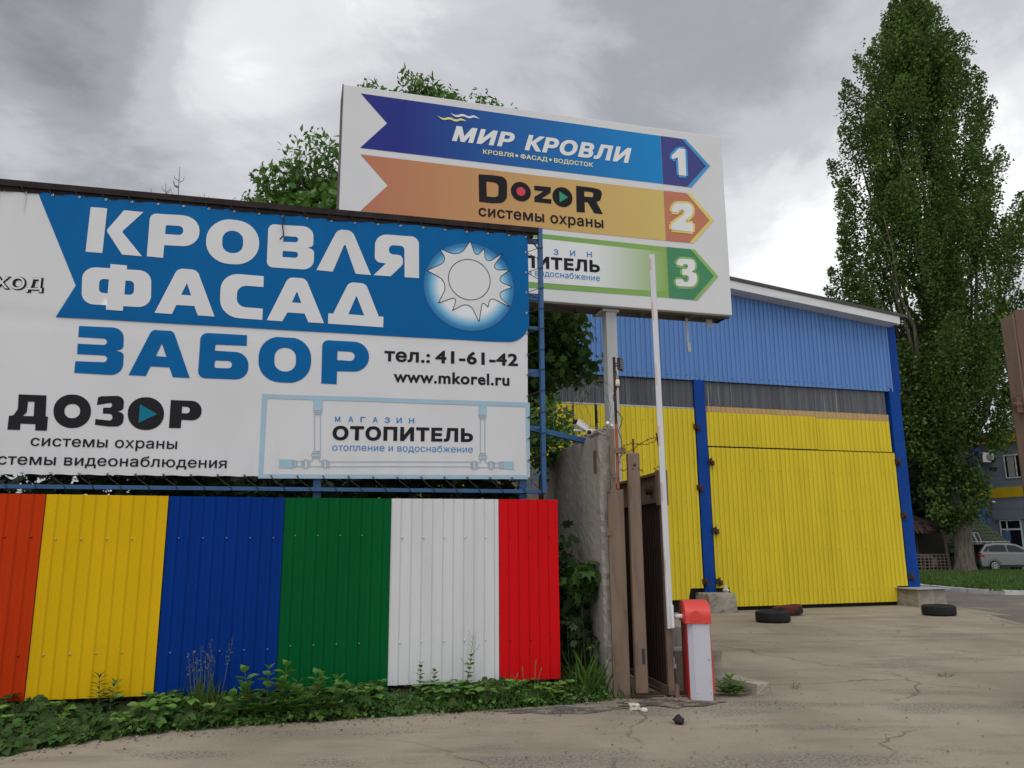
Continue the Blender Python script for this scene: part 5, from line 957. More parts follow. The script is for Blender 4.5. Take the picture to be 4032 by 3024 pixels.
dp = MB(); dp.prism([(1.0, 1.2), (1.85, 1.2), (1.52, 2.22), (1.0, 2.22)], -.515, -.503); dp.build('pane', M['glass'], d2)
df = MB(); df.bar((1.62, -.52, 1.2), (1.26, -.52, 2.2), .09, .03, up=(0, 1, 0)); df.bar((1.86, -.52, 1.2), (1.55, -.52, 2.22), .06, .03, up=(0, 1, 0)); df.bar((1.0, -.52, 2.25), (1.56, -.52, 2.25), .06, .03, up=(0, 1, 0)); df.build('frame', mat('dormer_grey', (.4, .4, .4), .5), d2)
RL = MB()
for x in (0, .42): RL.bar((x, 0, 0), (x, 0, 1.2), .04, .04)
for z in (.6, .95, 1.2): RL.bar((0, 0, z), (.42, 0, z), .035, .035)
tag(RL.build('railing', M['black'], None, (30.9, 51.2, 1.1)), 'short black metal railing beside the office door', 'railing')
MB_ = MB(); MB_.box(30.5, 33, 50.4, 52.2, 0, 1.1); tag(MB_.build('landing', M['concrete_block']), 'raised concrete landing in front of the office door', 'landing')

GZ = empty('gazebo', (23.9, 45, .12), 0, 'open wooden gazebo with a drooping brown thatched roof between the warehouse and the poplar trunk', 'gazebo')
M['thatch'] = mat('thatch', (.075, .045, .035), .95, var=.4, vs=3, stretch=(8, 8, 1), bump=.6, bs=20)
nP = 16; vs = []; apex = (-2.1, 1.6, 3.55)
for i in range(nP):
    a = 2 * math.pi * i / nP; vs.append((apex[0] + 2.95 * math.cos(a), apex[1] + 1.9 * math.sin(a), 2.35 + .10 * math.sin(i * 2.3)))
mb = MB(); mb.add(vs + [(x, y, z - .22) for x, y, z in vs] + [apex], [(i, (i + 1) % nP, 2 * nP) for i in range(nP)] + [(i + nP, (i + 1) % nP + nP, (i + 1) % nP, i) for i in range(nP)] + [tuple(range(nP, 2 * nP))]); rfz = mb.build('roof', M['thatch'], GZ)
n = 2600; ang = RNG.uniform(0, 2 * math.pi, n); tt = np.sqrt(RNG.uniform(.05, 1, n)); P = np.stack([apex[0] + 2.95 * tt * np.cos(ang), apex[1] + 1.9 * tt * np.sin(ang), 3.55 - 1.2 * tt + .03], 1); A_ = np.stack([np.cos(ang) * .8, np.sin(ang) * .6, -.75 * np.ones(n)], 1)
link('straw', leaves_mesh('straw', P, A_, RNG.uniform(.25, .5, n), LEAF_NARROW), M['thatch'], rfz)
mb = MB(); mb.tube([(-.12, .0, 2.2), (-.05, 0, 1.2), (.02, 0, 0)], [.075, .08, .09], 9); mb.build('post', mat('grey_log', (.16, .12, .09), .9, var=.3, vs=4), GZ)
for x, y in ((-4.4, .1), (-4.4, 3), (-.2, 3.0)): MB().tube([(x, y, 2.3), (x, y, 0)], .08, 8).build('post', M['bark'], GZ)
mb = MB(); mb.box(-4.4, 1.6, 3.05, 3.1, .0, 2.6); mb.build('dark_backdrop', mat('gazebo_shade', (.02, .017, .014), .9), GZ)  # added near-black sheet: shade inside the gazebo put into its colour
mb = MB(); mb.box(-1.8, -.4, .8, 1.5, .65, .72); mb.box(-1.7, -1.6, .9, 1.4, 0, .65); mb.box(-.6, -.5, .9, 1.4, 0, .65); mb.bar((-.45, .2, 1.7), (.45, .4, 1.45), .06, .06); mb.build('table', M['rust'], GZ)
LF = MB()
for i in range(9): LF.box(-1.85 + i * .215, -1.82 + i * .215, 0, .03, 0, .95)
for i in range(6): LF.box(-1.85, -.08, -.02, 0, .08 + i * .165, .11 + i * .165)
tag(LF.build('lattice_fence', mat('lattice_wood', (.24, .18, .13), .8, var=.15), None, (23.95, 44.9, .12)), 'low brown wooden lattice fence in front of the gazebo', 'fence')
KS = empty('kiosk', (22.9, 48.4, 0), 0, 'small kiosk with a blue awning edge glimpsed behind the gazebo', 'kiosk')
MB().box(-1.5, 1.25, 0, 1.5, 2.22, 2.62).build('awning', M['office_blue'], KS); MB().box(-1.5, 1.25, -.02, -.0, 2.18, 2.23).box(.1, .2, -.02, 0, 2.23, 2.7).build('trim', M['pvc'], KS); MB().box(-1.5, 1.2, .4, 1.5, 0, 2.2).build('wall', M['glass'], KS); MB().box(1.0, 1.2, 0, .2, 0, 2.2).build('post', mat('kiosk_post', (.14, .15, .14), .7), KS)

# ---------------------------------------------------------------- cars
def make_car(loc, rz, label, paint, name='parked_car'):
    C_ = empty(name, loc, rz, label, 'car', 'cars parked behind the lawn')
    L_, W_ = 4.5, 1.84
    bot = [(0.05, .42), (.12, .32), (4.3, .30), (4.46, .45)]
    top = [(4.5, .62), (4.42, .80), (4.2, .95), (3.55, 1.06), (3.2, 1.10), (.35, 1.12), (.12, 1.06), (.02, .80)]
    m_ = MB(); prof = bot + top; n = len(prof); vs = []; W = [(-1, .80), (-.93, 1), (.93, 1), (1, .80)]
    stations = [(-W_ / 2, .93), (-W_ / 2 * .92, 1.0), (W_ / 2 * .92, 1.0), (W_ / 2, .93)]
    for y, k_ in stations:
        for x, z in prof: vs.append((2.25 + (x - 2.25) * (1.0 if k_ == 1 else .985), y, .72 + (z - .72) * k_))
    fs = [tuple(range(n)), tuple(reversed(range(3 * n, 4 * n)))] + [(j * n + i, j * n + (i + 1) % n, (j + 1) * n + (i + 1) % n, (j + 1) * n + i) for j in range(3) for i in range(n)]
    m_.add(vs, fs); m_.build('body', paint, C_, bevel=.04, seg=3)
    gh = [(.04, 1.08), (3.55, 1.06), (2.55, 1.56), (2.0, 1.645), (1.2, 1.65), (.62, 1.57)]
    m_ = MB(); vs = [(x, -W_ / 2 * (.94 if z < 1.2 else .72), z) for x, z in gh] + [(x, W_ / 2 * (.94 if z < 1.2 else .72), z) for x, z in gh]; n = len(gh)
    m_.add(vs, [tuple(range(n)), tuple(reversed(range(n, 2 * n)))] + [(i, n + i, n + (i + 1) % n, (i + 1) % n) for i in range(n)]); m_.build('cabin', paint, C_, bevel=.04, seg=3)
    def side(pts, s_): return [(x, s_ * (W_ / 2 * (.94 - (.22 * (z - 1.08) / .52)) + .012), z) for x, z in pts]
    for s_ in (-1, 1):
        for g_ in ([(.62, 1.16), (1.78, 1.15), (1.78, 1.53), (1.15, 1.54), (.85, 1.48)], [(1.86, 1.15), (3.05, 1.13), (2.42, 1.49), (1.86, 1.53)], [(.3, 1.18), (.55, 1.16), (.85, 1.47), (.66, 1.47)]):
            a = side(g_, s_); q = [(x, y - s_ * .012, z) for x, y, z in a]; k_ = len(a); MB().add(a + q, [tuple(range(k_)), tuple(reversed(range(k_, 2 * k_)))] + [(i, k_ + i, k_ + (i + 1) % k_, (i + 1) % k_) for i in range(k_)]).build('side_window', M['glass'], C_)
        MB().box(-.01, .30, s_ * .74 - .19, s_ * .74 + .187, .86, 1.0).build('tail_light', mat('tail_red', (.30, .012, .012), .2), C_, bevel=.02)
        MB().tube([(.7, s_ * .66, 1.66), (.85, s_ * .66, 1.71), (2.0, s_ * .66, 1.71), (2.2, s_ * .66, 1.66)], .02, 6).build('roof_rail', M['metal'], C_)
        MB().box(3.02, 3.14, s_ * .98 - .1, s_ * .98 + .1, 1.08, 1.22).build('mirror', paint, C_, bevel=.03)
        MB().box(.95, 3.55, s_ * .925 - .01, s_ * .925 + .01, .30, .44).build('sill', M['black'], C_)
        for x in (.86, 3.58):
            wz = MB(); wz.lathe([(.42, -.02), (.40, .0), (.0, .0)], (x, s_ * .918, .36), 24, axis='y'); wz.build('wheel_arch', M['black'], C_)
            wl_ = MB(); wl_.lathe([(.0, -.11), (.22, -.11), (.33, -.10), (.355, -.05), (.355, .05), (.33, .10), (.22, .11), (0, .11)], (x, s_ * .84, .36), 28, axis='y'); wo_ = wl_.build('wheel', M['rubber'], C_)
            rm = MB()
            for k_ in range(10):
                a = k_ * math.pi / 5 ; rm.bar((x + .04 * math.cos(a), s_ * .957, .36 + .04 * math.sin(a)), (x + .235 * math.cos(a), s_ * .957, .36 + .235 * math.sin(a)), .035, .015, up=(0, 1, 0))
            rm.lathe([(.22, -.012), (.24, -.012), (.24, .012), (.22, .012)], (x, s_ * .957, .36), 24, axis='y'); rm.build('rim', M['metal'], wo_)
    MB().add([(.075, -.78, 1.12), (.075, .78, 1.12), (.58, .60, 1.54), (.58, -.60, 1.54)], [(0, 1, 2, 3)]).build('rear_window', M['glass'], C_, (-.03, 0, 0))
    MB().add([(3.40, -.76, 1.09), (3.40, .76, 1.09), (2.50, .60, 1.58), (2.50, -.60, 1.58)], [(0, 1, 2, 3)]).build('windscreen', M['glass'], C_, (.03, 0, .01))
    MB().box(-.01, .4, -.90, .90, .32, .50).build('rear_bumper', M['black'], C_, bevel=.04)
    return C_
silver = mat('silver_paint', (.22, .225, .22), .28, .55, var=.03, coat=.5)
make_car((25.72, 46.3, 0.0), R(8), 'silver estate style car parked behind the poplar trunk in front of the office', silver)
make_car((19.6, 47.2, 0.0), R(4), 'dark grey car mostly hidden behind the gazebo and the lattice fence', mat('grey_green_paint', (.10, .115, .11), .3, .4, var=.03))
# ================================================================ trees
def tree_mesh_clumps(centers, sig, per, size, tmpl, name, m, parent, droop=0.0, outward=None):
    C_ = np.repeat(np.asarray(centers, float), per, axis=0); sg = np.repeat(np.asarray(sig, float), per, axis=0); n = len(C_)
    off = RNG.normal(0, 1, (n, 3)); off /= np.maximum(1, np.linalg.norm(off, axis=1)[:, None] / 1.7)
    P = C_ + off * sg; ax = rand_dirs(n, -1, 1); ax[:, 2] -= droop
    me = leaves_mesh(name, P, ax, RNG.uniform(size * .65, size * 1.3, n), tmpl, roll=.8); return link(name, me, m, parent)
POP = [(35.58,24.12,26.72),(33.16,22.53,27.10),(31.57,21.15,27.77),(28.45,19.77,28.85),(25.40,19.33,28.80),(22.43,18.96,28.69),(20.97,18.75,29.94),(18.10,18.43,29.51),(15.30,18.05,29.13),(12.57,18.21,28.68),(9.89,19.27,28.07),(7.79,20.48,26.51),(6.37,21.24,25.18),]
TR = empty('poplar_tree', (24.2, 44, .1), 0, 'very tall columnar poplar with a thick grey trunk, right of the warehouse', 'tree')
T0 = Vector((24.2, 44, .1))
zs = np.array([p[0] for p in reversed(POP)]); xl = np.array([p[1] for p in reversed(POP)]); xr = np.array([p[2] for p in reversed(POP)])
stems = []; tm = MB()
def lp(P_): return [Vector(p) - T0 for p in P_]
def meander(a, b, n, amp, rr): return [Vector(a).lerp(Vector(b), i / n) + Vector((rr.uniform(-amp, amp), rr.uniform(-amp, amp), 0)) * (1 if 0 < i < n else 0) for i in range(n + 1)]
rr = random.Random(12)
main = [Vector((24.2, 44, .05)), Vector((24.22, 44, .6)), Vector((24.3, 44, 2.2)), Vector((24.25, 44, 4)), Vector((24.6, 44, 6.9)), Vector((24.5, 44, 10)), Vector((24.8, 44, 16)), Vector((25.2, 44, 24)), Vector((25.5, 44, 35))]
tm.tube(lp(main), [.66, .50, .44, .42, .40, .36, .28, .17, .03], 14); tm.build('trunk', M['bark'], TR)
stems.append((main, .3)); lm = MB()
rb = [Vector((24.6, 44, 6.6)), Vector((25.3, 44.1, 7.3)), Vector((26.3, 44.2, 8.4)), Vector((27.3, 44.2, 11)), Vector((28.2, 44.2, 16)), Vector((28.6, 44.2, 20))]; lm.tube(lp(rb), [.30, .27, .22, .16, .09, .03], 8); stems.append((rb, .2))
for k in range(26):
    t0 = rr.uniform(.10, .55); z0 = 5 + t0 * 20; f = np.interp(z0, [p.z for p in main], [p.x for p in main]); z1 = min(35, z0 + rr.uniform(7, 13))
    a = rr.uniform(0, 2 * math.pi); L0, R0 = np.interp(z1, zs, xl), np.interp(z1, zs, xr); cx = (L0 + R0) / 2; hw = (R0 - L0) / 2 * rr.uniform(.45, .92)
    tip = Vector((cx + hw * math.cos(a), 44 + hw * .9 * math.sin(a), z1)); kn = Vector((f + (tip.x - f) * .62, 44 + (tip.y - 44) * .62, z0 + (z1 - z0) * .28))
    P_ = [Vector((f, 44, z0))] + meander(kn, tip, 4, .18, rr); lm.tube(lp(P_), [.16, .12, .09, .07, .05, .02][:len(P_)], 6); stems.append((P_, .1))
lm.build('limb', M['bark'], TR)
# foliage in upright plumes on the ascending limbs, with slots of sky left between them, over a thin inner fill
cl, sg = [], []; PP, AX = [], []
def hull(z): L0, R0 = np.interp(z, zs, xl), np.interp(z, zs, xr); return (L0 + R0) / 2, (R0 - L0) / 2
def plume(tip, base, w_, n):
    t = RNG.random(n) ** .85; tip, base = np.array(tip), np.array(base); c = base + (tip - base) * t[:, None]
    prof = w_ * np.sin(np.pi * np.clip(t * .86 + .10, 0, 1)) ** .75; d = RNG.normal(0, 1, (n, 3)); d[:, 2] *= .35; d /= np.linalg.norm(d, axis=1)[:, None]
    lump = 1 + .35 * np.sin(t * 23 + d[:, 0] * 3 + tip[0] * 5) * np.sin(d[:, 1] * 4 + t * 11)
    c += d * (prof * lump * RNG.random(n) ** .45)[:, None]; PP.append(c); ax = d * .9 + np.array([0, 0, .35]) + RNG.normal(0, .55, (n, 3)); AX.append(ax)
k = 0
while k < 205:
    z = 9.2 + 26.2 * rr.random() ** .95; cx, hw = hull(z); r_ = rr.random() ** .45; a = rr.uniform(0, 2 * math.pi)
    tip = (cx + (hw - .30) * r_ * math.cos(a), 44 + (hw * .95 - .3) * r_ * math.sin(a), z); L_ = rr.uniform(2.6, 5.2); zb = max(6.3, z - L_); cb, hb = hull(zb)
    base = (tip[0] + (cb - tip[0]) * .28, tip[1] + (44 - tip[1]) * .28, zb)
    plume(tip, base, rr.uniform(.50, .95), int(rr.uniform(640, 880) * L_ / 3.6)); k += 1
for z in (34.6, 33.4, 35.2, 32.4, 31.6):
    cx, hw = hull(z); x = cx + rr.uniform(-.5, .5) * hw; plume((x, 44, z), (x * .6 + cx * .4, 44, z - 4), .65, 900)
for z, sd in [(zz_, sd) for zz_ in np.arange(10, 32, 1.55) for sd in (-1, 1)]:      # the lobes that make the outline
    z = z + rr.uniform(-.7, .7); cx, hw = hull(z); L_ = rr.uniform(2.2, 4.0); x = cx + sd * (hw - rr.uniform(.15, .55)); plume((x, 44 + rr.uniform(-1.5, 1.5), z), (x - sd * rr.uniform(.5, 1.1), 44, z - L_), rr.uniform(.40, .62), 620)
me = leaves_mesh('crown', np.concatenate(PP) - np.array(T0), np.concatenate(AX), RNG.uniform(.09, .18, sum(len(p) for p in PP)), LEAF_DIAMOND, roll=.8); link('crown', me, M['poplar_leaf'], TR)
while len(cl) < 330:
    z = 6.6 + 26 * rr.random() ** 1.2; cx, hw = hull(z); r_ = rr.random() ** .6 * .8; a = rr.uniform(0, 2 * math.pi); x = cx + hw * r_ * math.cos(a); y = 44 + hw * .9 * r_ * math.sin(a)
    gap = math.sin(x * 2.9 + 1.2 * math.sin(z * .45)) + .8 * math.sin(z * 1.25 + x * .7 + y * .3)
    if gap > .7 and z > 11: continue
    cl.append(Vector((x, y, z)) - T0); sg.append((.42, .42, .7))
for i in range(70):      # shoots low on the trunk
    z = rr.uniform(2.6, 6.0); w_ = 1.55 * math.sin((z - 2.0) / 4.6 * math.pi) ** .6; a = rr.uniform(0, 6.28); r_ = rr.random() ** .5
    cl.append(Vector((24.15 + w_ * r_ * math.cos(a), 44 + w_ * r_ * math.sin(a), z)) - T0); sg.append((.30, .30, .34))
for x, z in ((25.2, 7.9), (25.9, 7.6), (26.5, 8.1), (27.1, 7.7), (27.6, 8.3), (26.2, 7.2), (26.9, 6.9)): cl.append(Vector((x, 43.6, z)) - T0); sg.append((.4, .4, .3))
tree_mesh_clumps(cl, sg, 82, .175, LEAF_DIAMOND, 'inner_foliage', M['poplar_leaf'], TR, -.3)
# a second, darker tree fills the gap between warehouse and poplar
def simple_tree(name, base, h, spread, ctr, rad, nclump, per, leaf, tmpl, m, label, seed, group=None, trunk_r=.16, droop=.2, sigma=.45, zcut=None):
    rr = random.Random(seed); e_ = empty(name, base, 0, label, 'tree', group); B0 = Vector(base)
    t_ = MB(); tops = []; c0 = Vector(ctr) - B0
    t_.tube([Vector((0, 0, 0)), Vector((c0.x * .3, c0.y * .3, c0.z * .5)), Vector((c0.x * .8, c0.y * .8, c0.z * .95)), c0 + Vector((0, 0, rad[2] * .6))], [trunk_r, trunk_r * .8, trunk_r * .5, .02], 8)
    t_.build('trunk', M['twig'], e_); l_ = MB(); cs, ss = [], []
    for i in range(nclump):
        d = Vector((rr.gauss(0, 1), rr.gauss(0, 1), rr.gauss(0, 1))).normalized(); r_ = rr.random() ** .4; bump = 1 + .18 * math.sin(d.x * 5 + seed) * math.sin(d.z * 4 + seed)
        c = c0 + Vector((d.x * rad[0], d.y * rad[1], d.z * rad[2])) * r_ * bump; cs.append(c); s_ = rr.uniform(.7, 1.3) * sigma; ss.append((s_, s_, s_ * .75))
        if i % 5 == 0: l_.tube([c0 * .8 + Vector((0, 0, -rad[2] * .2)), c0 * .45 + c * .55 + Vector((0, 0, -.1)), c], [trunk_r * .4, trunk_r * .25, .008], 5)
    l_.build('limb', M['twig'], e_); tree_mesh_clumps(cs, ss, per, leaf, tmpl, 'crown', m, e_, droop); return e_
simple_tree('broadleaf_tree', (24.6, 51, 0), 14, 4, (25.4, 51, 8.6), (3.4, 3, 7.0), 360, 55, .28, LEAF_DIAMOND, M['dark_leaf'], 'dark dense tree filling the gap between the warehouse corner and the poplar', 31, trunk_r=.3, sigma=.6)
simple_tree('broadleaf_tree', (22.4, 56, 0), 8, 4, (22.5, 56, 5.0), (5, 2, 3.6), 190, 55, .32, LEAF_DIAMOND, M['dark_leaf'], 'low dark tree behind the thatched gazebo roof', 32, trunk_r=.25, sigma=.6)
# maples and ash behind the banner
GRP = 'trees behind the banner'
simple_tree('maple_tree', (-3.5, 15.4, 0), 9, 3, (-3.55, 15.2, 7.1), (1.45, 1.2, 2.2), 62, 60, .15, LEAF_PALM, M['maple_leaf'], 'bushy green tree rising left of the direction sign above the banner', 41, GRP, .14, .35, .34)
simple_tree('ash_tree', (-2.0, 16.2, 0), 11, 3, (-1.95, 16, 9.0), (.95, 1.0, 2.3), 60, 70, .16, LEAF_NARROW, M['maple_leaf'], 'tree whose light green top shows above the upper edge of the direction sign', 42, GRP, .14, .45, .34)
simple_tree('ash_tree', (-.5, 16.4, 0), 11, 3, (-.5, 16, 9.2), (.55, .8, 1.75), 36, 70, .15, LEAF_NARROW, M['maple_leaf'], 'thin treetop showing just right of the taller one above the direction sign', 43, GRP, .1, .45, .28)
simple_tree('maple_tree', (.2, 13.6, 0), 6, 2, (.12, 13.4, 4.85), (1.22, 1.1, .90), 80, 60, .14, LEAF_PALM, M['vine_leaf'], 'dark maple hanging between the banner frame and the grey sign column', 44, GRP, .1, .4, .24)
simple_tree('ash_tree', (.1, 14.2, 0), 6, 2, (.35, 13.9, 5.55), (1.0, .8, .75), 30, 56, .20, LEAF_NARROW, M['maple_leaf'], 'ash branch with narrow leaves just under the direction sign, right of the banner', 45, GRP, .08, .5, .24)
simple_tree('privet_shrub', (.38, 10.75, 0), 3, 1, (.38, 10.8, 3.15), (.25, .4, .45), 26, 54, .08, LEAF_FOLD, M['weed_leaf'], 'small leaved shrub beside the razor wire, right of the banner post', 46, GRP, .05, .1, .2)
# leafy sprays on the skyline of those trees
def sprays(prefix, k, pts, per, tmpl, size, sig, droop):
    o_ = [o for o in bpy.data.objects if o.name.startswith(prefix) and o.type == 'EMPTY'][k]; B0 = o_.location; rr = random.Random(77 + k)
    cs = [Vector((x, y + rr.uniform(-.4, .4), z)) - B0 for x, y, z in pts]
    tree_mesh_clumps(cs, [(sig, sig, sig * .9)] * len(cs), per, size, tmpl, 'leaf_spray', M['maple_leaf'], o_, droop)
    l_ = MB()
    for c in cs: l_.tube([Vector((c.x * .55, c.y * .6, c.z - 1.6)), c + Vector((0, 0, -.4)), c + Vector((0, 0, .15))], [.03, .015, .004], 5)
    l_.build('twig', M['twig'], o_)
Y = 15.0
sprays('maple_tree', 0, [(x, Y, z) for x, z in ((-5.0, 8.45), (-4.85, 8.75), (-4.6, 8.95), (-4.5, 9.2), (-4.2, 9.35), (-3.95, 9.7), (-3.7, 9.65), (-3.5, 9.5), (-5.1, 8.15), (-4.6, 8.6), (-4.3, 9.0), (-3.7, 9.3), (-5.15, 7.9), (-4.0, 9.2), (-4.9, 8.2), (-4.2, 8.6), (-3.8, 8.9))], 64, LEAF_NARROW, .15, .22, .5)
sprays('maple_tree', 0, [(random.uniform(-4.9, -3.2), Y + .3, random.uniform(7.6, 9.0)) for _ in range(34)], 44, LEAF_PALM, .14, .30, .35)
Y = 16.0
sprays('ash_tree', 0, [(x, Y, z) for x, z in ((-3.1, 11.55), (-3.0, 11.2), (-2.7, 10.98), (-2.35, 11.18), (-2.15, 11.43), (-1.9, 11.48), (-1.65, 11.38), (-1.45, 11.23), (-1.3, 11.03), (-2.0, 11.13), (-1.7, 11.08), (-2.4, 10.93), (-1.25, 10.78), (-2.0, 10.78), (-1.6, 10.78), (-2.3, 10.68), (-1.85, 11.18))], 120, LEAF_NARROW, .15, .21, .45)
sprays('ash_tree', 1, [(x, Y, z) for x, z in ((-.5, 11.18), (-.62, 10.98), (-.35, 10.93), (-.2, 10.73), (-.75, 10.68), (-.5, 10.73), (-.05, 10.53), (-.9, 10.53), (-.3, 10.58))], 110, LEAF_NARROW, .14, .19, .45)
# undergrowth behind fence and banner, seen through the gap between them
n = 20000; u = RNG.uniform(-4.2, 5.7, n); dpt = RNG.uniform(.55, 1.9, n); hz = RNG.uniform(0, 1, n) ** .8 * (2.72 + .2 * np.sin(u * 2.1) + .2 * np.sin(u * 5.3 + 1))
c_, s_ = math.cos(BFr), math.sin(BFr); P = np.stack([BFx + u * c_ - dpt * s_, BFy + u * s_ + dpt * c_, hz], 1); P = P[P[:, 0] < .12]; n = len(P)
ax = rand_dirs(n, -1, .6); tag(link('undergrowth', leaves_mesh('undergrowth', P, ax, RNG.uniform(.08, .17, n), LEAF_PALM), M['dark_leaf']), 'dark leafy undergrowth seen between the fence and the banner', 'undergrowth', kind='stuff')
# bare twigs above the banner
mb = MB(); rr = random.Random(5)
def twig(p, h, lean, nb):
    p = Vector(p); t_ = p + Vector((lean, 0, h)); mb.tube([p, p.lerp(t_, .5) + Vector((rr.uniform(-.01, .01), 0, 0)), t_], [.010, .007, .003], 5)
    for i in range(nb):
        f = rr.uniform(.3, .9); q = p.lerp(t_, f); s_ = rr.choice((-1, 1)); L_ = .22 * (1.1 - f) + .03; mb.tube([q, q + Vector((s_ * L_ * .6, rr.uniform(-.05, .05), L_ * .3)), q + Vector((s_ * L_ * .75, 0, L_ * .9))], [.005, .004, .002], 4)
for x, z, h, nb in ((-4.45, 5.4, 1.27, 9), (-4.58, 5.5, .93, 7), (-4.83, 5.4, .96, 5), (-4.1, 5.5, .78, 4), (-4.7, 5.3, .85, 4), (-3.85, 5.5, .62, 3)): twig((x, 10, z), h, rr.uniform(-.08, .02), nb)
mb.tube([(-4.4, 10, 0), (-4.45, 10, 3), (-4.45, 10, 5.45)], [.05, .035, .012], 6); mb.tube([(-4.4, 10, 2.5), (-4.8, 10, 4.6), (-4.83, 10, 5.45)], [.03, .02, .012], 6); mb.tube([(-4.4, 10, 2.8), (-4.1, 10, 4.6), (-4.1, 10, 5.55)], [.03, .02, .01], 6); mb.tube([(-4.44, 10, 4.2), (-4.6, 10, 5.6)], .012, 5); mb.tube([(-4.44, 10, 4.0), (-4.72, 10, 5.4)], .012, 5); mb.tube([(-4.1, 10, 4.6), (-3.85, 10, 5.55)], .012, 5)
tag(mb.build('dead_shrub', M['twig']), 'leafless dry twigs sticking up behind the top rail of the banner', 'shrub')
# maple sapling between the red panel and the concrete wall
simple_tree('maple_sapling', (.66, 9.75, 0), 2, 1, (.60, 9.7, .85), (.27, .3, .85), 40, 26, .12, LEAF_PALM, M['dark_leaf'], 'dark maple sapling squeezed between the red fence panel and the concrete wall', 51, None, .02, .3, .12)
simple_tree('maple_sapling', (.80, 9.45, 0), 2, 1, (.76, 9.42, 1.22), (.15, .12, .17), 9, 20, .14, LEAF_PALM, M['vine_leaf'], 'lighter green maple shoot leaning on the face of the concrete wall', 52, None, .012, .3, .08)

# ================================================================ weeds along the fence
fm = Matrix.Translation((-4.8003, 7.9, 0)) @ Matrix.Rotation(R(14.0443), 4, 'Z'); fc, fs_ = math.cos(R(14.0443)), math.sin(R(14.0443))
def edge_n(u): return np.interp(u, [-1, 0, .8, 1.6, 2.2, 3, 4.2, 5.2, 5.9], [-1.9, -1.5, -.98, -.66, -.60, -.58, -.52, -.45, -.36])
def top_h(u): return np.interp(u, [-1, 0, 1, 2, 2.6, 3.4, 4.4, 5.4, 6], [.22, .21, .20, .21, .25, .22, .20, .17, .13])
def to_world(u, n_, z): return np.stack([-4.8003 + u * fc - n_ * fs_, 7.9 + u * fs_ + n_ * fc, z], 1)
# creeper: five leaflets to a leaf
K = 1900; u = RNG.uniform(-1.2, 5.6, K); u = u[RNG.random(len(u)) < np.interp(u, [-1, 2, 3, 4.4, 5.6], [1, 1, .7, .5, .22])]; K = len(u)
tf = RNG.random(K) ** .8; n_ = edge_n(u) * (1 - tf) + .10 * tf; z = top_h(u) * (.45 + .55 * tf ** .75) * RNG.uniform(.5, 1.15, K) * (.8 + .28 * np.sin(u * 4.1 + 1) + .16 * np.sin(u * 9.7))
P5 = to_world(u, n_, z); P = np.repeat(P5, 5, axis=0); yaw = np.repeat(RNG.normal(0, .7, K), 5); pit = np.repeat(RNG.uniform(.25, 1.15, K), 5)
fan = np.tile(np.array([-1.9, -.95, 0, .95, 1.9]), K) * .9 + np.repeat(RNG.normal(0, .5, K), 5)
e1 = np.stack([np.cos(yaw), np.sin(yaw), 0 * yaw], 1); fw_ = np.stack([np.sin(yaw), -np.cos(yaw), 0 * yaw], 1); dn = np.array([0, 0, -1.0]); e2 = fw_ * np.cos(pit)[:, None] + dn * np.sin(pit)[:, None]
nrm = fw_ * np.sin(pit)[:, None] - dn * np.cos(pit)[:, None]; ax = e1 * np.sin(fan)[:, None] + e2 * np.cos(fan)[:, None]
sz = np.repeat(RNG.uniform(.07, .15, K), 5) * np.tile(np.array([.7, .9, 1, .9, .7]), K)
tag(link('creeper', leaves_mesh('creeper', P, ax, sz, LEAF_FOLD, up=nrm, roll=.22), M['vine_leaf']), 'dark green creeper and weeds growing along the foot of the fence', 'weeds', kind='stuff')
# lighter broad leaved weeds in patches among the creeper
K = 300; u = np.concatenate([RNG.normal(c, s_, K // 5) for c, s_ in ((.1, .35), (1.5, .2), (3.2, .25), (4.3, .22), (5.0, .3))]); K = len(u); tf = RNG.random(K) ** .7; n_ = edge_n(u) * (.95 - tf * .8); z = top_h(u) * RNG.uniform(.4, 1.2, K)
P4 = np.repeat(to_world(u, n_, z), 4, axis=0); fan = np.repeat(RNG.uniform(0, 6.28, K), 4) + np.tile(np.arange(4) * 1.57, K); ax = np.stack([np.cos(fan), np.sin(fan), np.repeat(RNG.uniform(-.3, .7, K), 4)], 1)
tag(link('broadleaf_weeds', leaves_mesh('broadleaf_weeds', P4, ax, np.repeat(RNG.uniform(.04, .10, K), 4), LEAF_FOLD, roll=.25), M['bush_leaf']), 'patches of lighter green broad leaved weeds among the creeper under the fence', 'weeds', kind='stuff')
# low clover-like cover and grass tufts at the edge
K = 5200; u = RNG.uniform(1.2, 5.9, K); tf = RNG.random(K); n_ = edge_n(u) * (1 - tf * .6) + RNG.normal(0, .05, K); z = RNG.uniform(.0, .10, K) * (.4 + tf)
tag(link('ground_cover', leaves_mesh('ground_cover', to_world(u, n_, z + .01), rand_dirs(K, -.2, .9), RNG.uniform(.022, .05, K), LEAF_DIAMOND), M['weed_leaf']), 'low bright green ground cover at the edge of the dirt road', 'ground cover', kind='stuff')
K = 2600; u = RNG.uniform(-.6, 6.3, K); tf = RNG.random(K); n_ = edge_n(u) * (1.02 - tf * .8) + RNG.normal(0, .04, K)
clus = np.sin(u * 9) + np.sin(u * 4.3 + 1) > -.4; P = to_world(u, n_, np.zeros(K))[clus]; K = len(P)
ax = rand_dirs(K, .45, 1); link_ = link('grass', leaves_mesh('grass', P, ax, RNG.uniform(.07, .22, K), BLADE), M['grass']); tag(link_, 'loose tufts of grass between the fence and the road', 'grass', kind='stuff')
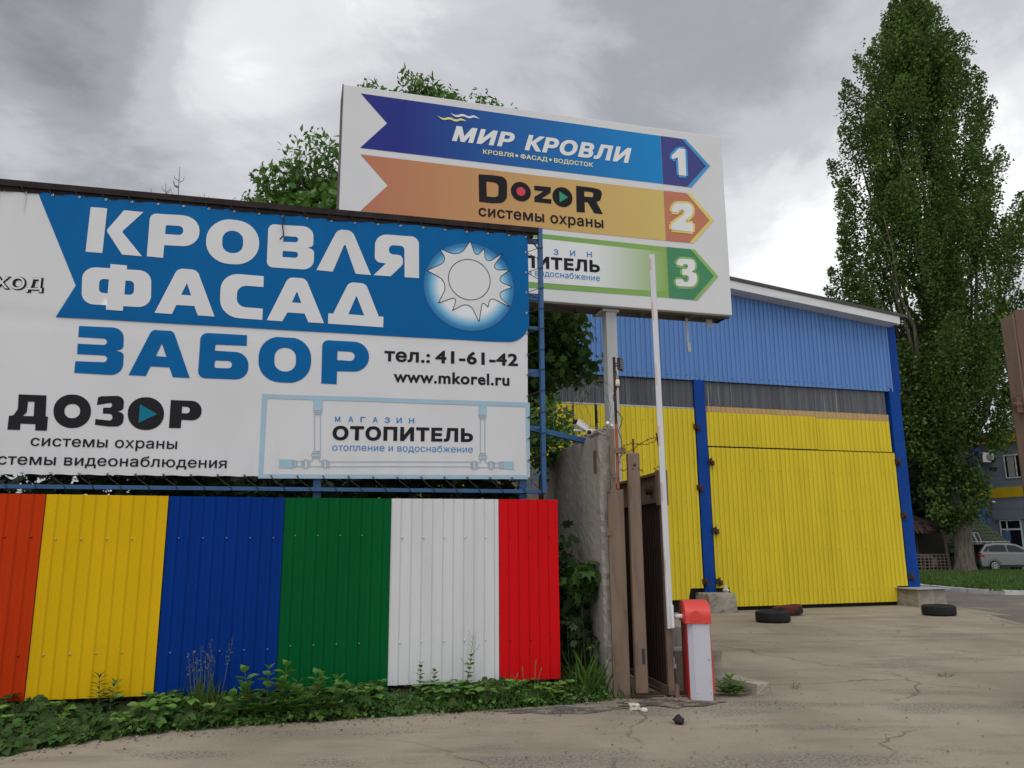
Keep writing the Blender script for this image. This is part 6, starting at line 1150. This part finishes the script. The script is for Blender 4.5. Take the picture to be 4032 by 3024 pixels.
K = 260; x = RNG.normal(.80, .07, K); y = 9.32 + RNG.normal(0, .16, K) ; P = np.stack([x, y, np.zeros(K)], 1); ax = rand_dirs(K, .6, 1); tag(link('grass', leaves_mesh('grass', P, ax, RNG.uniform(.15, .6, K), BLADE), M['grass']), 'long grass growing against the foot of the concrete wall', 'grass', kind='stuff')
# pebbles and litter of the verge
K = 900; u = RNG.uniform(-.5, 6.6, K); n_ = edge_n(np.minimum(u, 5.9)) - np.abs(RNG.normal(0, .22, K)); P = to_world(u, n_, RNG.uniform(0, .004, K)); mb = MB(); rr = random.Random(3)
def peb(p, r):
    h = [(math.cos(a) * r * rr.uniform(.7, 1.2), math.sin(a) * r * rr.uniform(.7, 1.2)) for a in [i * 1.2566 for i in range(5)]]; k = [(x_ * .55, y_ * .55) for x_, y_ in h]
    mb.add([(p[0] + a, p[1] + b, p[2] + .002) for a, b in h] + [(p[0] + a, p[1] + b, p[2] + r * .8) for a, b in k], [(i, (i + 1) % 5, 5 + (i + 1) % 5, 5 + i) for i in range(5)] + [(5, 6, 7, 8, 9)])
for p in P: peb(p, rr.choice((.004, .005, .006, .008, .014)))
for _ in range(320): peb((rr.gauss(1.6, 1.0), rr.uniform(6.2, 9.6), .008), rr.choice((.005, .006, .008, .012)))
for _ in range(260): peb((rr.uniform(-3, 8), rr.uniform(5, 16), .008), rr.choice((.005, .007, .012)))
tag(mb.build('gravel', mat('gravel', (.20, .17, .135), .9, var=.2, island=.6)), 'scattered gravel and crumbs on the dusty ground', 'gravel', kind='stuff')

# ---------------------------------------------------------------- single plants
def plant(name, u, n_, label, stems_, leafsize, tmpl, m, group='plants in front of the fence', world=None):
    p = fm @ Vector((u, n_, 0)) if world is None else Vector(world); e_ = empty(name, p, R(14) if world is None else 0, label, 'plant', group)
    sm = MB(); pos, axs, szs = [], [], []
    for (dx, h, lean, nl, l0, l1) in stems_:
        a, b = Vector((dx, 0, 0)), Vector((dx + lean, -.02, h)); sm.tube([a, a.lerp(b, .5) + Vector((0, .012, 0)), b], [.005, .004, .002], 5)
        for i in range(nl):
            f = l0 + (l1 - l0) * i / max(1, nl - 1); q = a.lerp(b, f)
            for s_ in (0, 1):
                an = i * 1.9 + s_ * math.pi + random.uniform(-.3, .3); pos.append(q); axs.append((math.cos(an), math.sin(an), .35 if f < .9 else .9)); szs.append(leafsize * (1.15 - .55 * f) * random.uniform(.8, 1.15))
    sm.build('stem', M['stem'], e_); link('leaf', leaves_mesh('leaf', pos, axs, szs, tmpl, roll=.15), m, e_); return e_
LEAF_LANCE = ([(0, 0, 0), (.10, .3, .03), (.08, .6, .02), (0, 1, -.1), (-.08, .6, .02), (-.10, .3, .03)], [(0, 1, 2, 3, 4, 5)])
plant('goldenrod', .90, -.10, 'upright plant with long narrow leaves in front of the yellow fence panel', [(-.03, .43, -.01, 13, .45, 1), (.05, .36, .05, 12, .45, 1)], .14, LEAF_LANCE, M['weed_leaf'])
plant('leafy_bush', 2.40, -.50, 'bright green broad leaved bush where the blue and green panels meet', [(-.14, .34, -.05, 6, .2, 1), (0, .48, .02, 8, .2, 1), (.12, .40, .06, 6, .2, 1), (-.05, .3, -.15, 5, .3, 1), (.05, .28, .18, 5, .3, 1), (.2, .25, .1, 5, .3, 1), (-.2, .25, -.1, 5, .3, 1), (.08, .5, .1, 7, .2, 1), (-.08, .46, -.12, 7, .2, 1)], .17, LEAF_FOLD, M['bush_leaf'])
plant('leafy_bush', 2.85, -.50, 'second bright green bush, in front of the green fence panel', [(-.1, .34, -.06, 6, .2, 1), (.02, .40, .03, 7, .2, 1), (.12, .36, .1, 6, .2, 1), (.0, .26, -.16, 5, .3, 1), (.1, .28, .2, 5, .3, 1), (.05, .42, -.05, 7, .2, 1)], .16, LEAF_FOLD, M['bush_leaf'])
plant('nettle', 3.90, -.13, 'taller of two short nettles in front of the white panel', [(0, .42, .02, 9, .3, 1)], .085, LEAF_FOLD, M['weed_leaf'])
plant('nettle', 4.05, -.13, 'shorter nettle just right of the taller one in front of the white panel', [(0, .34, .01, 7, .4, 1)], .085, LEAF_FOLD, M['weed_leaf'])
hm_ = plant('mustard_weed', 4.38, -.13, 'tall thin weed with a branched seed head in front of the white panel', [(0, .50, .07, 8, .35, .95)], .085, LEAF_FOLD, M['weed_leaf'])
sm = MB(); rr = random.Random(6)
for i in range(11):
    q = Vector((.06 + .002 * i, -.02, .42 + .024 * i)); s_ = 1 if i % 2 else -1; sm.tube([q, q + Vector((s_ * .03, 0, .035)), q + Vector((s_ * .045, 0, .085))], [.002, .0015, .001], 4)
sm.tube([(.06, -.02, .48), (.08, -.02, .6), (.085, -.02, .70)], .0022, 5); sm.tube([(.06, -.02, .48), (.13, -.02, .55), (.16, -.02, .60)], .002, 5); sm.tube([(.03, -.02, .36), (-.02, -.02, .42), (-.05, -.02, .47)], .002, 5)
sm.build('seed_head', M['stem'], hm_)
plant('dock_weed', 4.72, -.42, 'feathery bright green weed clump below the join of the white and red panels', [(-.1, .2, -.06, 8, .2, 1), (0, .24, 0, 9, .2, 1), (.1, .2, .08, 8, .2, 1), (.05, .22, .03, 8, .2, 1), (-.05, .2, -.12, 7, .2, 1)], .08, LEAF_LANCE, M['weed_leaf'])
plant('dock_weed', 4.15, -.38, 'long leaved weed on the ground below the white panel', [(-.04, .17, -.05, 5, .2, 1), (.03, .2, .05, 5, .2, 1)], .15, LEAF_LANCE, M['weed_leaf'])
plant('dock_weed', 3.72, -.42, 'ragged weed on the ground below the join of the green and white panels', [(-.04, .2, -.05, 6, .2, 1), (.03, .24, .03, 6, .2, 1)], .11, LEAF_LANCE, M['weed_leaf'])
plant('dock_weed', .75, -.85, 'pale narrow leaved rosette among the creeper below the yellow panel', [(0, .2, 0, 9, .4, 1), (.04, .16, .05, 6, .4, 1)], .12, LEAF_LANCE, M['bush_leaf'])
plant('rosette_weed', 0, 0, 'bright green long leaved weed beside the low concrete slab right of the barrier', [(-.05, .13, -.08, 7, .2, 1), (0, .19, 0, 9, .2, 1), (.05, .13, .08, 7, .2, 1), (.02, .12, .02, 7, .1, .8)], .17, LEAF_NARROW, M['bush_leaf'], 'weeds on the yard concrete', (2.36, 9.22, 0))
plant('rosette_weed', 0, 0, 'tiny green weed alone on the bare concrete of the yard', [(0, .08, .0, 4, .2, 1), (.03, .05, .03, 3, .2, 1)], .06, LEAF_LANCE, M['weed_leaf'], 'weeds on the yard concrete', (3.17, 9.59, 0))
plant('rosette_weed', 0, 0, 'small yellowish weed tuft in a crack at the right of the yard', [(-.05, .04, -.04, 4, .2, 1), (.0, .05, .0, 4, .2, 1), (.06, .04, .04, 4, .2, 1)], .06, LEAF_LANCE, M['grass'], 'weeds on the yard concrete', (5.3, 10.36, 0))
# tall seeding grass in front of the blue panel
p = fm @ Vector((1.84, -.30, 0)); TG = empty('tall_grass', p, R(14), 'tall seeding grass with feathery heads in front of the blue fence panel', 'plant', 'plants in front of the fence')
sm = MB(); pos, axs, szs = [], [], []; rr = random.Random(8)
for i, (dx, h) in enumerate(((-.18, .62), (-.14, .66), (-.07, .70), (-.02, .64), (.02, .74), (.04, .60), (.22, .76), (-.1, .55))):
    a, b = Vector((dx * .5, 0, 0)), Vector((dx, 0, h)); sm.tube([a, a.lerp(b, .6), b], [.003, .0025, .001], 4)
    for j in range(24):
        f = rr.uniform(.66, 1.0); q = a.lerp(b, f); w_ = .035 * math.sin((f - .62) / .40 * math.pi); pos.append(q + Vector((rr.uniform(-w_, w_), rr.uniform(-w_, w_), 0))); axs.append((rr.uniform(-.5, .5), rr.uniform(-.5, .5), 1)); szs.append(rr.uniform(.010, .02))
sm.build('stem', M['dry_grass'], TG); link('seed_head', leaves_mesh('seed_head', pos, axs, szs, LEAF_DIAMOND), M['dry_grass'], TG)
K = 120; P = np.stack([RNG.normal(0, .08, K), RNG.normal(0, .06, K), np.zeros(K)], 1); link('blade', leaves_mesh('blade', P, rand_dirs(K, .75, 1), RNG.uniform(.2, .5, K), BLADE), M['grass'], TG)
# seeding grass in front of the red panel
p = fm @ Vector((5.0, -.2, 0)); RG = empty('tall_grass', p, R(14), 'a few thin grass stalks in front of the red fence panel', 'plant', 'plants in front of the fence'); sm = MB()
for dx, h, l in ((-.12, .30, .06), (.0, .36, -.01), (.12, .42, .02), (.15, .34, .05)): sm.tube([(dx, 0, 0), (dx + l * .4, 0, h * .7), (dx + l, 0, h)], [.003, .003, .005], 4)
sm.build('stem', M['stem'], RG); K = 60; P = np.stack([RNG.normal(0, .15, K), RNG.normal(0, .05, K), np.zeros(K)], 1); link('blade', leaves_mesh('blade', P, rand_dirs(K, .6, 1), RNG.uniform(.15, .35, K), BLADE), M['grass'], RG)
# buttercups by the wall
mb = MB(); 
for x, y, z in ((.60, 9.35, .80), (.72, 9.35, .78), (.84, 9.25, .50)): mb.lathe([(0, 0), (.008, .005), (.009, .011)], (x, y, z), 7); mb.tube([(x, y, z), (x + .02, y + .05, 0)], .002, 4, 1)
tag(mb.build('buttercup', [mat('yellow_petal', (.65, .42, .01), .5), M['stem']]), 'small yellow flowers among the grass at the concrete wall', 'flowers', kind='stuff')
